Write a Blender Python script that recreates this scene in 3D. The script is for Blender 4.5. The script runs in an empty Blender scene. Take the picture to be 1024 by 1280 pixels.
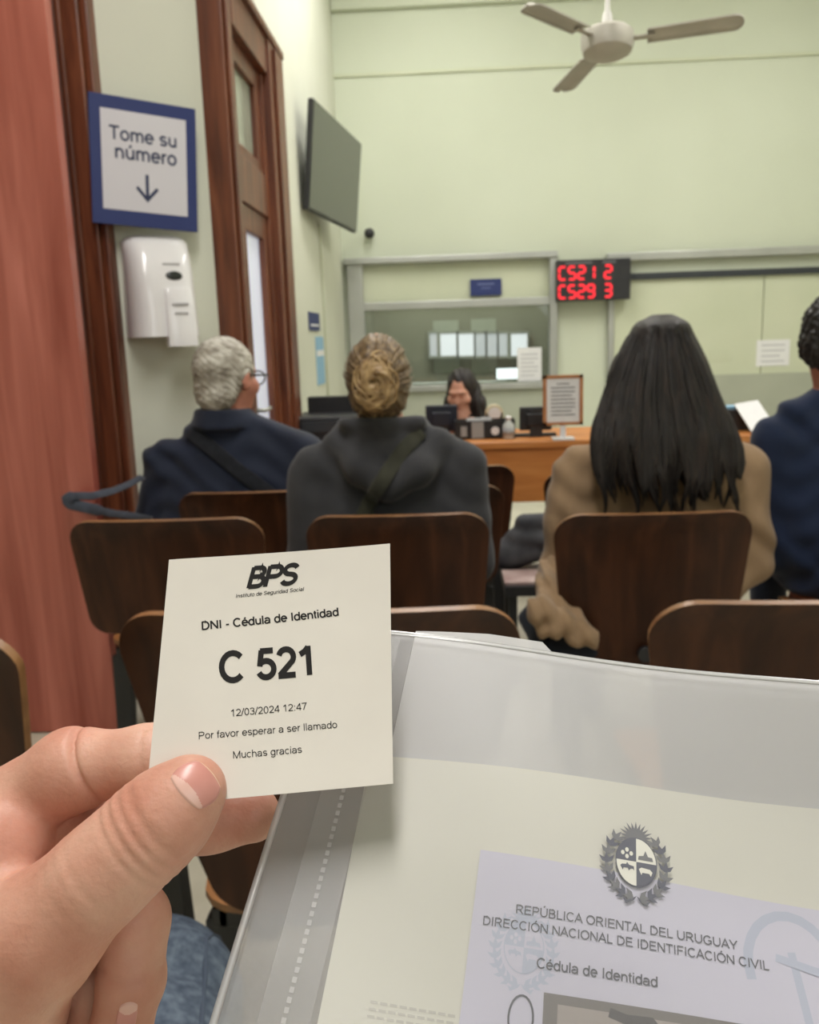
import bpy, bmesh, math, random
import numpy as np
from mathutils import Vector, Matrix
from mathutils.bvhtree import BVHTree

rnd = random.Random(7)
SC = bpy.context.scene
COL = SC.collection
PI = math.pi

# ------------------------------------------------------------------ camera
F = 1110.0                                  # focal length in pixels of the 1024 x 1280 frame
wY = Vector((49, 219, -F)).normalized()     # the room's depth direction seen in camera axes
wZ = Vector((1, 0.033, 0)).cross(Vector((49, 219, -F))).normalized()
if wZ.y < 0:
    wZ = -wZ
wX = wY.cross(wZ).normalized()
RCW = Matrix((wX, wY, wZ))                  # camera axes -> room axes
CAM = Vector((0, 0, 1.25))
cd = bpy.data.cameras.new('camera')
cam = bpy.data.objects.new('camera', cd)
COL.objects.link(cam)
cd.sensor_fit = 'HORIZONTAL'
cd.sensor_width = 36.0
cd.lens = F / 1024 * 36.0
cd.clip_start = 0.01
cam.matrix_world = Matrix.Translation(CAM) @ RCW.to_4x4()
cd.dof.use_dof = True
cd.dof.focus_distance = 0.25
cd.dof.aperture_fstop = 36
SC.camera = cam

# ------------------------------------------------------------------ light and exposure
SC.view_settings.view_transform = 'Standard'
SC.view_settings.look = 'None'
SC.view_settings.exposure = 0.32
SC.view_settings.gamma = 1.0
SC.view_settings.use_curve_mapping = False
SC.cycles.use_denoising = True
SC.cycles.max_bounces = 10
SC.cycles.diffuse_bounces = 5
SC.cycles.transparent_max_bounces = 16
SC.cycles.sample_clamp_indirect = 4
SC.cycles.caustics_reflective = False
SC.cycles.caustics_refractive = False

world = bpy.data.worlds.new('world')
SC.world = world
world.use_nodes = True
world.node_tree.nodes['Background'].inputs[0].default_value = (0.9, 0.95, 1.0, 1)
world.node_tree.nodes['Background'].inputs[1].default_value = 0.35


def area_light(name, loc, target, sx, sy, power, color):
    d = bpy.data.lights.new(name, 'AREA')
    d.shape = 'RECTANGLE'
    d.size, d.size_y = sx, sy
    d.energy = power
    d.color = color
    o = bpy.data.objects.new(name, d)
    COL.objects.link(o)
    o.location = loc
    o.rotation_euler = (Vector(target) - Vector(loc)).to_track_quat('-Z', 'Y').to_euler()
    return o


area_light('ceiling_lamp', (-0.1, 0.5, 4.2), (-0.1, 0.5, 0), 0.5, 2.6, 78, (1.0, 0.97, 0.945))
area_light('ceiling_lamp', (-0.1, 5.2, 4.2), (-0.1, 5.2, 0), 0.5, 2.6, 58, (1.0, 0.97, 0.945))
area_light('ceiling_lamp', (2.5, 4.6, 4.2), (2.5, 4.6, 0), 0.5, 2.6, 60, (1.0, 0.97, 0.945))
area_light('tall_window_daylight', (1.4, -2.9, 2.5), (0.2, 2.0, 1.2), 3.2, 2.2, 36, (0.93, 0.96, 1.0))
area_light('office_lamp', (-0.2, 9.3, 3.1), (-0.2, 9.3, 0), 1.8, 0.4, 62, (1.0, 1.0, 0.94))


# ------------------------------------------------------------------ pixel helpers (only used to find where things stand)
def ray(u, v):
    return RCW @ Vector((u - 512.0, 640.0 - v, -F))


def P(u, v, Y):
    """the room point seen at pixel (u, v) that lies at depth Y from the camera"""
    d = ray(u, v)
    return CAM + d * (Y / d.y)


def PC(u, v, c):
    """the room point seen at pixel (u, v) at optical distance c"""
    return CAM + ray(u, v) * (c / F)


def project(p):
    q = RCW.transposed() @ (Vector(p) - CAM)
    return 512 - F * q.x / q.z, 640 + F * q.y / q.z


# ------------------------------------------------------------------ object helpers
WM = {}


def thing(name, label, cat, loc, rz=0.0, group=None, kind=None):
    o = bpy.data.objects.new(name, None)
    COL.objects.link(o)
    o.empty_display_size = 0.05
    o.location = loc
    o.rotation_euler = (0, 0, rz)
    WM[o.name] = Matrix.Translation(Vector(loc)) @ Matrix.Rotation(rz, 4, 'Z')
    if kind:
        o['kind'] = kind
    else:
        o['label'] = label
        o['category'] = cat
    if group:
        o['group'] = group
    return o


def tag(o, label, cat, group=None):
    o['label'] = label
    o['category'] = cat
    if group:
        o['group'] = group
    return o


def struct(o):
    o['kind'] = 'structure'
    return o


def link_mesh(name, me, mats, parent=None, smooth=False, local=False, label=None):
    """world-space mesh -> object (recentred at its base, or put under its parent)"""
    if not isinstance(mats, (list, tuple)):
        mats = [mats]
    for m in mats:
        me.materials.append(m)
    if smooth is True:
        me.polygons.foreach_set('use_smooth', [True] * len(me.polygons))
    o = bpy.data.objects.new(name, me)
    COL.objects.link(o)
    if parent is not None:
        o.parent = parent
        if not local:
            me.transform(WM[parent.name].inverted())
        WM[o.name] = WM[parent.name].copy()
    else:
        n = len(me.vertices)
        co = np.empty(n * 3, dtype=np.float32)
        me.vertices.foreach_get('co', co)
        co = co.reshape(-1, 3)
        lo, hi = co.min(0), co.max(0)
        b = Vector((float(lo[0] + hi[0]) / 2, float(lo[1] + hi[1]) / 2, float(lo[2])))
        me.transform(Matrix.Translation(-b))
        o.location = b
        WM[o.name] = Matrix.Translation(b)
    if label:
        o['label'] = label
    return o


def obj(name, bm, mats, parent=None, smooth=False, local=False, label=None):
    me = bpy.data.meshes.new(name)
    bmesh.ops.recalc_face_normals(bm, faces=bm.faces[:])
    bm.to_mesh(me)
    bm.free()
    o = link_mesh(name, me, mats, parent, smooth is True, local, label)
    if smooth == 'auto':
        me.polygons.foreach_set('use_smooth', [True] * len(me.polygons))
        try:
            me.set_sharp_from_angle(angle=math.radians(40))
        except Exception:
            pass
    return o


def bevel(o, w, seg=2):
    m = o.modifiers.new('edge', 'BEVEL')
    m.width = w
    m.segments = seg
    m.limit_method = 'ANGLE'
    m.angle_limit = math.radians(40)
    return o


def box(bm, lo, hi, M=None, mi=0):
    r = bmesh.ops.create_cube(bm, size=1.0)
    vs = r['verts']
    lo, hi = Vector(lo), Vector(hi)
    c, s = (lo + hi) / 2, hi - lo
    for v in vs:
        p = Vector((c.x + v.co.x * s.x, c.y + v.co.y * s.y, c.z + v.co.z * s.z))
        v.co = M @ p if M is not None else p
    for f in {f for v in vs for f in v.link_faces}:
        f.material_index = mi
    return bm


def boxes(*args, **kw):
    bm = bmesh.new()
    for a in args:
        box(bm, a[0], a[1], kw.get('M'), a[2] if len(a) > 2 else 0)
    return bm


def tube(bm, pts, rad, seg=8, mi=0, closed=False, flat=None, up=None):
    """swept tube; flat = (width, thickness) makes a ribbon with rounded section"""
    pts = [Vector(p) for p in pts]
    n = len(pts)
    if not isinstance(rad, (list, tuple)):
        rad = [rad] * n
    rings = []
    prev = None
    for i, p in enumerate(pts):
        if closed:
            t = pts[(i + 1) % n] - pts[i - 1]
        else:
            t = pts[min(i + 1, n - 1)] - pts[max(i - 1, 0)]
        t.normalize()
        ref = Vector(up) if up is not None else (prev if prev is not None else Vector((0, 0, 1)))
        if abs(ref.dot(t)) > 0.97 and prev is None:
            ref = Vector((1, 0, 0))
        a = ref - t * ref.dot(t)
        a.normalize()
        b = t.cross(a)
        prev = a
        ring = []
        for k in range(seg):
            an = 2 * PI * k / seg
            if flat:
                q = a * (math.cos(an) * flat[1] / 2) + b * (math.copysign(abs(math.sin(an)) ** 0.5, math.sin(an)) * flat[0] / 2)
                q = q * rad[i]
            else:
                q = (a * math.cos(an) + b * math.sin(an)) * rad[i]
            ring.append(bm.verts.new(p + q))
        rings.append(ring)
    m = n if closed else n - 1
    for i in range(m):
        A, B = rings[i], rings[(i + 1) % n]
        for k in range(seg):
            f = bm.faces.new((A[k], A[(k + 1) % seg], B[(k + 1) % seg], B[k]))
            f.material_index = mi
            f.smooth = True
    if not closed:
        for R in (rings[0], rings[-1]):
            f = bm.faces.new(R)
            f.material_index = mi
    return bm


def lathe(bm, prof, c, seg=24, mi=0, M=None):
    """prof: (radius, z) from bottom to top"""
    rings = []
    for r, z in prof:
        ring = []
        for k in range(seg):
            a = 2 * PI * k / seg
            p = Vector((r * math.cos(a), r * math.sin(a), z))
            p = (M @ p) if M is not None else p
            ring.append(bm.verts.new(p + Vector(c)))
        rings.append(ring)
    for A, B in zip(rings, rings[1:]):
        for k in range(seg):
            f = bm.faces.new((A[k], A[(k + 1) % seg], B[(k + 1) % seg], B[k]))
            f.material_index = mi
            f.smooth = True
    for R in (rings[0], rings[-1]):
        bm.faces.new(R).material_index = mi
    return bm


# ------------------------------------------------------------------ materials
def mat(name, col, rough=0.6, metal=0.0, spec=0.5, **kw):
    m = bpy.data.materials.new(name)
    m.use_nodes = True
    b = m.node_tree.nodes['Principled BSDF']
    b.inputs['Base Color'].default_value = (*col, 1)
    b.inputs['Roughness'].default_value = rough
    b.inputs['Metallic'].default_value = metal
    b.inputs['Specular IOR Level'].default_value = spec
    for k, v in kw.items():
        b.inputs[k.replace('_', ' ')].default_value = v
    return m


def s2l(r, g, b):
    f = lambda c: ((c / 255 + 0.055) / 1.055) ** 2.4 if c > 10 else c / 255 / 12.92
    return (f(r), f(g), f(b))


def noisy(m, cols, scale=(1, 1, 1), nscale=5.0, detail=4.0, bump=0.0, bscale=None, pos=None, distortion=0.0, bdist=0.01):
    """colour ramp over stretched noise, plus an optional bump"""
    nt = m.node_tree
    b = nt.nodes['Principled BSDF']
    tc = nt.nodes.new('ShaderNodeTexCoord')
    mp = nt.nodes.new('ShaderNodeMapping')
    mp.inputs['Scale'].default_value = scale
    nt.links.new(tc.outputs['Object'], mp.inputs['Vector'])
    if cols:
        nz = nt.nodes.new('ShaderNodeTexNoise')
        nz.inputs['Scale'].default_value = nscale
        nz.inputs['Detail'].default_value = detail
        nz.inputs['Distortion'].default_value = distortion
        nt.links.new(mp.outputs[0], nz.inputs['Vector'])
        cr = nt.nodes.new('ShaderNodeValToRGB')
        el = cr.color_ramp.elements
        pos = pos or [0.3 + 0.4 * i / (len(cols) - 1) for i in range(len(cols))]
        while len(el) < len(cols):
            el.new(0.5)
        for e, p, c in zip(el, pos, cols):
            e.position = p
            e.color = (*c, 1)
        nt.links.new(nz.outputs['Fac'], cr.inputs['Fac'])
        nt.links.new(cr.outputs['Color'], b.inputs['Base Color'])
    if bump:
        n2 = nt.nodes.new('ShaderNodeTexNoise')
        n2.inputs['Scale'].default_value = bscale or nscale
        n2.inputs['Detail'].default_value = 5
        nt.links.new(mp.outputs[0], n2.inputs['Vector'])
        bp = nt.nodes.new('ShaderNodeBump')
        bp.inputs['Strength'].default_value = bump
        bp.inputs['Distance'].default_value = bdist
        nt.links.new(n2.outputs['Fac'], bp.inputs['Height'])
        nt.links.new(bp.outputs['Normal'], b.inputs['Normal'])
    return m


def emit(name, col, power):
    m = bpy.data.materials.new(name)
    m.use_nodes = True
    b = m.node_tree.nodes['Principled BSDF']
    b.inputs['Base Color'].default_value = (*[c * 0.3 for c in col], 1)
    b.inputs['Emission Color'].default_value = (*col, 1)
    b.inputs['Emission Strength'].default_value = power
    return m


def film(name, col, haze, rough=0.25, gloss=0.5, bump=0.0, bscale=200.0, tint=(1, 1, 1)):
    """thin translucent sheet: part clear, part milky, with a gloss on top"""
    m = bpy.data.materials.new(name)
    m.use_nodes = True
    nt = m.node_tree
    nt.nodes.remove(nt.nodes['Principled BSDF'])
    out = nt.nodes['Material Output']
    tr = nt.nodes.new('ShaderNodeBsdfTransparent')
    tr.inputs[0].default_value = (*tint, 1)
    df = nt.nodes.new('ShaderNodeBsdfDiffuse')
    df.inputs[0].default_value = (*col, 1)
    tl = nt.nodes.new('ShaderNodeBsdfTranslucent')
    tl.inputs[0].default_value = (*col, 1)
    mx = nt.nodes.new('ShaderNodeMixShader')
    mx.inputs[0].default_value = 0.35
    nt.links.new(df.outputs[0], mx.inputs[1])
    nt.links.new(tl.outputs[0], mx.inputs[2])
    m2 = nt.nodes.new('ShaderNodeMixShader')
    m2.inputs[0].default_value = haze
    nt.links.new(tr.outputs[0], m2.inputs[1])
    nt.links.new(mx.outputs[0], m2.inputs[2])
    gl = nt.nodes.new('ShaderNodeBsdfGlossy')
    gl.inputs['Roughness'].default_value = rough
    fr = nt.nodes.new('ShaderNodeFresnel')
    fr.inputs['IOR'].default_value = 1.4
    mu = nt.nodes.new('ShaderNodeMath')
    mu.operation = 'MULTIPLY'
    mu.inputs[1].default_value = gloss
    nt.links.new(fr.outputs[0], mu.inputs[0])
    m3 = nt.nodes.new('ShaderNodeMixShader')
    nt.links.new(mu.outputs[0], m3.inputs[0])
    nt.links.new(m2.outputs[0], m3.inputs[1])
    nt.links.new(gl.outputs[0], m3.inputs[2])
    nt.links.new(m3.outputs[0], out.inputs['Surface'])
    if bump:
        tc = nt.nodes.new('ShaderNodeTexCoord')
        nz = nt.nodes.new('ShaderNodeTexNoise')
        nz.inputs['Scale'].default_value = bscale
        nt.links.new(tc.outputs['Object'], nz.inputs['Vector'])
        bp = nt.nodes.new('ShaderNodeBump')
        bp.inputs['Strength'].default_value = bump
        bp.inputs['Distance'].default_value = 0.001
        nt.links.new(nz.outputs['Fac'], bp.inputs['Height'])
        nt.links.new(bp.outputs['Normal'], gl.inputs['Normal'])
        nt.links.new(bp.outputs['Normal'], df.inputs['Normal'])
    return m


M = {}
M['wall'] = noisy(mat('wall_paint', s2l(211, 213, 198), 0.7, spec=0.25), [s2l(207, 209, 193), s2l(215, 217, 202)], nscale=1.2, detail=3, bump=0.05, bscale=40)
M['wall_back'] = noisy(mat('back_wall_paint', s2l(203, 209, 190), 0.7, spec=0.25), [s2l(200, 206, 186), s2l(207, 213, 194)], nscale=0.9, detail=3)
M['panel_green'] = noisy(mat('panel_paint', s2l(200, 205, 180), 0.6, spec=0.3), [s2l(195, 201, 175), s2l(205, 209, 185)], nscale=1.5)
M['grey_panel'] = noisy(mat('grey_panel', s2l(168, 172, 156), 0.6), [s2l(162, 166, 150), s2l(174, 178, 162)], nscale=2.0)
M['ceiling'] = mat('ceiling_paint', (0.78, 0.79, 0.72), 0.8)
M['floor'] = noisy(mat('floor_stone', s2l(205, 200, 182), 0.35), [s2l(192, 187, 168), s2l(214, 209, 192)], nscale=6, detail=6)
M['floor_joint'] = mat('floor_joint', s2l(150, 144, 128), 0.8)
M['aluminium'] = noisy(mat('aluminium', s2l(176, 178, 172), 0.4, 0.55), [s2l(168, 170, 164), s2l(184, 186, 180)], nscale=3)
M['dark_metal'] = mat('dark_metal', s2l(58, 62, 66), 0.5, 0.4)
M['black_metal'] = noisy(mat('black_metal', (0.012, 0.012, 0.013), 0.4), [(0.010, 0.010, 0.011), (0.018, 0.018, 0.02)], nscale=12)
M['black_plastic'] = noisy(mat('black_plastic', (0.015, 0.015, 0.017), 0.45), [(0.012, 0.012, 0.014), (0.02, 0.02, 0.022)], nscale=15)
M['white_plastic'] = noisy(mat('white_plastic', (0.80, 0.79, 0.80), 0.16, spec=0.6), [(0.78, 0.77, 0.78), (0.83, 0.82, 0.83)], nscale=4)
M['paper'] = noisy(mat('paper', (0.78, 0.78, 0.78), 0.8, spec=0.2), [(0.76, 0.76, 0.77), (0.80, 0.80, 0.80)], nscale=30)
M['paper_print'] = mat('paper_print', (0.30, 0.30, 0.32), 0.8)
M['door_wood'] = noisy(mat('door_wood', s2l(94, 50, 30), 0.38, spec=0.5), [s2l(78, 40, 25), s2l(106, 58, 36), s2l(128, 75, 48)], scale=(9, 9, 0.8), nscale=3.0, detail=6, bump=0.08, bscale=8, distortion=0.4)
M['red_wood'] = noisy(mat('red_wood', s2l(150, 78, 60), 0.3, spec=0.6), [s2l(142, 68, 55), s2l(168, 92, 78), s2l(190, 112, 98)], scale=(7, 7, 0.45), nscale=2.2, detail=7, bump=0.05, bscale=6, distortion=0.6)
M['chair_wood'] = noisy(mat('chair_wood', s2l(64, 41, 27), 0.38, spec=0.22), [s2l(42, 23, 14), s2l(58, 33, 20), s2l(76, 45, 28)], scale=(10, 10, 1.1), nscale=2.0, detail=6, distortion=0.5)
M['chair_edge'] = noisy(mat('chair_ply_edge_lit', s2l(140, 100, 66), 0.35, spec=0.5), [s2l(116, 78, 48), s2l(152, 110, 72)], scale=(6, 6, 6), nscale=4)  # lighter ply and worn lacquer, with light from above painted into the colour
M['seat_wood'] = noisy(mat('seat_wood', s2l(170, 116, 68), 0.3, spec=0.5), [s2l(148, 96, 52), s2l(178, 122, 72)], scale=(14, 2, 2), nscale=3, detail=5)
M['desk_wood'] = noisy(mat('desk_wood', s2l(186, 120, 62), 0.4), [s2l(172, 106, 52), s2l(190, 124, 66), s2l(202, 138, 78)], scale=(1.0, 6, 6), nscale=3, detail=6, distortion=0.4)
M['navy_sign'] = mat('navy_print', s2l(34, 48, 104), 0.5)
M['sign_face'] = mat('sign_face', s2l(208, 206, 212), 0.5)
M['ink_navy'] = mat('ink_navy', s2l(40, 50, 84), 0.6)
M['ink'] = mat('black_ink', s2l(38, 36, 36), 0.7, spec=0.2)
M['ink_mid'] = mat('grey_ink', s2l(96, 96, 104), 0.7, spec=0.2)
M['blue_paper'] = mat('blue_paper', s2l(140, 182, 210), 0.7)
M['led_red'] = emit('red_led', (1.0, 0.02, 0.035), 1.25)
M['screen'] = noisy(mat('tv_screen', s2l(66, 70, 60), 0.25, spec=0.5), [s2l(64, 68, 58), s2l(72, 76, 66)], nscale=1.0)
M['fan_metal'] = noisy(mat('fan_metal', s2l(172, 168, 158), 0.45, 0.2), [s2l(164, 160, 150), s2l(182, 178, 168)], nscale=5)
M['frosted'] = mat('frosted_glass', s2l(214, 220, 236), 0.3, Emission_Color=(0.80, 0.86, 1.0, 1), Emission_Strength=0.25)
M['clear_glass'] = film('clear_glass', (0.7, 0.75, 0.72), 0.05, rough=0.02, gloss=1.0, tint=(0.86, 0.9, 0.87))
# ------------------------------------------------------------------ lettering: monoline sans glyphs drawn as ribbons
def _arc(cx, cy, rx, ry, a0, a1, n=None):
    n = n or max(5, int(abs(a1 - a0) / 15))
    return [(cx + rx * math.cos(math.radians(a0 + (a1 - a0) * i / n)), cy + ry * math.sin(math.radians(a0 + (a1 - a0) * i / n))) for i in range(n + 1)]


def _glyphs():
    G = {}
    st = [(.11, 0), (.11, .72)]
    G['A'] = (.67, [[(.03, 0), (.335, .70), (.64, 0)], [(.15, .24), (.52, .24)]])
    G['B'] = (.67, [st, [(.11, .68), (.36, .68)] + _arc(.36, .53, .17, .15, 90, -90) + [(.11, .38)], [(.11, .38), (.38, .38)] + _arc(.38, .21, .20, .17, 90, -90) + [(.11, .04)]])
    G['C'] = (.72, [_arc(.38, .36, .30, .33, 42, 318)])
    G['D'] = (.72, [st, [(.11, .68), (.32, .68)] + _arc(.32, .36, .31, .32, 90, -90) + [(.11, .04)]])
    G['E'] = (.667, [st, [(.11, .68), (.60, .68)], [(.11, .38), (.56, .38)], [(.11, .04), (.62, .04)]])
    G['F'] = (.61, [st, [(.11, .68), (.57, .68)], [(.11, .37), (.51, .37)]])
    G['G'] = (.78, [_arc(.39, .36, .31, .33, 42, 322) + [(.67, .12), (.67, .33), (.42, .33)]])
    G['I'] = (.28, [[(.14, 0), (.14, .72)]])
    G['L'] = (.556, [st, [(.11, .04), (.52, .04)]])
    G['M'] = (.83, [[(.1, 0), (.1, .72)], [(.1, .70), (.415, .03), (.73, .70)], [(.73, .72), (.73, 0)]])
    G['N'] = (.72, [[(.1, 0), (.1, .72)], [(.1, .70), (.62, .02)], [(.62, 0), (.62, .72)]])
    G['O'] = (.78, [_arc(.39, .36, .32, .33, 0, 360, 28)])
    G['P'] = (.667, [st, [(.11, .68), (.38, .68)] + _arc(.38, .51, .20, .17, 90, -90) + [(.11, .34)]])
    G['R'] = (.72, G['P'][1] + [[(.38, .34), (.64, 0)]])
    G['S'] = (.667, [_arc(.33, .53, .22, .155, 20, 270) + _arc(.33, .205, .24, .165, 90, -160)[1:]])
    G['T'] = (.61, [[(.305, 0), (.305, .68)], [(.02, .68), (.59, .68)]])
    G['U'] = (.72, [[(.1, .72), (.1, .28)] + _arc(.36, .28, .26, .24, 180, 360)[1:-1] + [(.62, .28), (.62, .72)]])
    G['V'] = (.667, [[(.03, .72), (.333, .03), (.637, .72)]])
    G['Y'] = (.667, [[(.03, .72), (.333, .31), (.637, .72)], [(.333, .31), (.333, 0)]])
    G['0'] = (.556, [_arc(.278, .36, .20, .33, 0, 360, 24)])
    G['1'] = (.556, [[(.33, 0), (.33, .72)], [(.33, .69), (.235, .59), (.10, .52)]])
    G['2'] = (.556, [_arc(.275, .49, .20, .19, 165, -35) + [(.08, .05)], [(.04, .04), (.51, .04)]])
    G['3'] = (.556, [_arc(.27, .53, .18, .155, 160, -90) + _arc(.27, .205, .21, .165, 90, -160)[1:]])
    G['4'] = (.556, [[(.40, 0), (.40, .72)], [(.40, .69), (.05, .22)], [(.02, .19), (.53, .19)]])
    G['5'] = (.556, [[(.48, .68), (.13, .68)], [(.165, .70), (.105, .31)], _arc(.272, .235, .21, .20, 148, -158)])
    G['7'] = (.556, [[(.04, .68), (.50, .68), (.33, .38), (.20, 0)]])
    G['-'] = (.333, [[(.04, .26), (.29, .26)]])
    G['/'] = (.278, [[(.0, -.02), (.278, .74)]])
    G[':'] = (.278, [[(.14, 0), (.14, .10)], [(.14, .42), (.14, .52)]])
    G[' '] = (.278, [])
    o = _arc(.278, .26, .21, .23, 0, 360, 24)
    G['a'] = (.556, [_arc(.26, .34, .19, .145, 160, 0) + [(.45, .0)], [(.45, .29), (.28, .27)] + _arc(.24, .155, .18, .12, 75, 285) + [(.40, .10), (.45, .19)]])
    G['c'] = (.5, [_arc(.275, .26, .21, .23, 48, 312)])
    G['d'] = (.556, [[(.47, 0), (.47, .72)], _arc(.27, .26, .20, .23, 0, 360, 22)])
    G['e'] = (.556, [[(.07, .27), (.49, .27)] + _arc(.28, .26, .21, .23, 5, 320)])
    G['f'] = (.278, [[(.13, 0), (.13, .56)] + _arc(.23, .57, .10, .11, 180, 80)[1:], [(.02, .48), (.25, .48)]])
    G['g'] = (.556, [[(.47, .52), (.47, -.03)] + _arc(.27, -.04, .20, .13, 0, -155), _arc(.27, .26, .20, .23, 0, 360, 22)])
    G['h'] = (.556, [[(.1, 0), (.1, .72)], _arc(.28, .29, .18, .19, 180, 0) + [(.46, 0)]])
    G['i'] = (.222, [[(.11, 0), (.11, .52)], [(.11, .62), (.11, .72)]])
    G['l'] = (.222, [[(.11, 0), (.11, .72)]])
    G['m'] = (.83, [[(.1, 0), (.1, .52)], _arc(.258, .31, .158, .17, 180, 0) + [(.416, 0)], _arc(.574, .31, .158, .17, 180, 0) + [(.732, 0)]])
    G['n'] = (.556, [[(.1, 0), (.1, .52)], _arc(.28, .29, .18, .19, 180, 0) + [(.46, 0)]])
    G['o'] = (.556, [o])
    G['p'] = (.556, [[(.09, -.20), (.09, .52)], _arc(.29, .26, .20, .23, 0, 360, 22)])
    G['r'] = (.333, [[(.1, 0), (.1, .52)], _arc(.28, .28, .18, .20, 180, 82)])
    G['s'] = (.5, [_arc(.25, .375, .165, .115, 25, 270) + _arc(.25, .15, .18, .11, 90, -158)[1:]])
    G['t'] = (.278, [[(.13, .66), (.13, .13)] + _arc(.22, .13, .09, .09, 180, 275)[1:], [(.02, .48), (.25, .48)]])
    G['u'] = (.556, [[(.1, .52), (.1, .23)] + _arc(.28, .23, .18, .19, 180, 360)[1:], [(.46, .52), (.46, 0)]])
    G['v'] = (.5, [[(.03, .52), (.25, .03), (.47, .52)]])
    G['é'] = (.556, G['e'][1] + [[(.25, .59), (.36, .72)]])
    G['ú'] = (.556, G['u'][1] + [[(.25, .59), (.36, .72)]])
    G['Ú'] = (.72, G['U'][1] + [[(.33, .77), (.44, .90)]])
    G['Ó'] = (.78, G['O'][1] + [[(.36, .77), (.47, .90)]])
    return G


GLYPH = _glyphs()


def ribbon(pts, w):
    """quads of a mitred flat stroke; a closed path when its ends meet"""
    n = len(pts)
    closed = math.dist(pts[0], pts[-1]) < 1e-6
    L, R = [], []
    for i in range(n):
        p = Vector((*pts[i], 0))
        a = Vector((*pts[i - 1], 0)) if i else (Vector((*pts[-2], 0)) if closed else None)
        b = Vector((*pts[i + 1], 0)) if i < n - 1 else (Vector((*pts[1], 0)) if closed else None)
        d1 = (p - a).normalized() if a is not None else None
        d2 = (b - p).normalized() if b is not None else None
        d1 = d1 or d2
        d2 = d2 or d1
        n1 = Vector((-d1.y, d1.x, 0))
        n2 = Vector((-d2.y, d2.x, 0))
        m = (n1 + n2)
        m.normalize()
        k = w / 2 / max(0.45, m.dot(n1))
        L.append((p.x + m.x * k, p.y + m.y * k))
        R.append((p.x - m.x * k, p.y - m.y * k))
    return [(L[i], R[i], R[i + 1], L[i + 1]) for i in range(n - 1)]


def text_quads(s, size=1.0, weight=0.085, width=1.0, shear=0.0, spacing=0.0, align='c'):
    """quads in a plane with the baseline at 0; size = em height (capital = 0.72 of it)"""
    x = 0.0
    out = []
    for ch in s:
        adv, paths = GLYPH[ch]
        for path in paths:
            for q in ribbon([(x + px * width, py) for px, py in path], weight):
                out.append([((a + shear * b), b) for a, b in q])
        x += adv * width + spacing
    off = {'c': x / 2, 'l': 0, 'r': x}[align]
    return [[((a - off) * size, b * size) for a, b in q] for q in out], x * size


def add_quads(bm, quads, fn, mi=0):
    for q in quads:
        vs = [bm.verts.new(fn(a, b)) for a, b in q]
        f = bm.faces.new(vs)
        f.material_index = mi


# ------------------------------------------------------------------ implicit surfaces
class Field:
    def __init__(self, lo, hi, h):
        self.h = h
        self.lo = np.array(lo, dtype=np.float64)
        self.n = np.maximum(4, np.ceil((np.array(hi) - self.lo) / h).astype(int) + 1)
        self.D = np.full(self.n, 10.0, dtype=np.float32)

    def grid(self, lo=None, hi=None):
        a = np.zeros(3, int) if lo is None else np.clip(np.floor((np.array(lo) - self.lo) / self.h).astype(int), 0, self.n - 1)
        b = self.n if hi is None else np.clip(np.ceil((np.array(hi) - self.lo) / self.h).astype(int) + 1, a + 1, self.n)
        ax = [(self.lo[i] + self.h * np.arange(a[i], b[i])).astype(np.float32) for i in range(3)]
        return (slice(a[0], b[0]), slice(a[1], b[1]), slice(a[2], b[2])), ax[0][:, None, None], ax[1][None, :, None], ax[2][None, None, :]

    def add(self, fn, k=0.0, lo=None, hi=None):
        s, X, Y, Z = self.grid(lo, hi)
        self.D[s] = smin(self.D[s], fn(X, Y, Z).astype(np.float32), k)
        return self

    def cut(self, fn, k=0.0):
        s, X, Y, Z = self.grid()
        self.D[s] = -smin(-self.D[s], -(np.zeros_like(self.D) + fn(X, Y, Z)).astype(np.float32), k)
        return self

    def mesh(self, name):
        V, Q = surface_nets(self.D, self.lo, self.h)
        me = bpy.data.meshes.new(name)
        me.vertices.add(len(V))
        me.vertices.foreach_set('co', V.astype(np.float32).ravel())
        me.loops.add(len(Q) * 4)
        me.loops.foreach_set('vertex_index', Q.astype(np.int32).ravel())
        me.polygons.add(len(Q))
        me.polygons.foreach_set('loop_start', np.arange(0, len(Q) * 4, 4, dtype=np.int32))
        me.polygons.foreach_set('use_smooth', np.ones(len(Q), dtype=bool))
        me.update(calc_edges=True)
        me.validate()
        return me


def smin(a, b, k):
    if k <= 0:
        return np.minimum(a, b)
    h = np.maximum(k - np.abs(a - b), 0) / k
    return np.minimum(a, b) - h * h * k * 0.25


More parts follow.
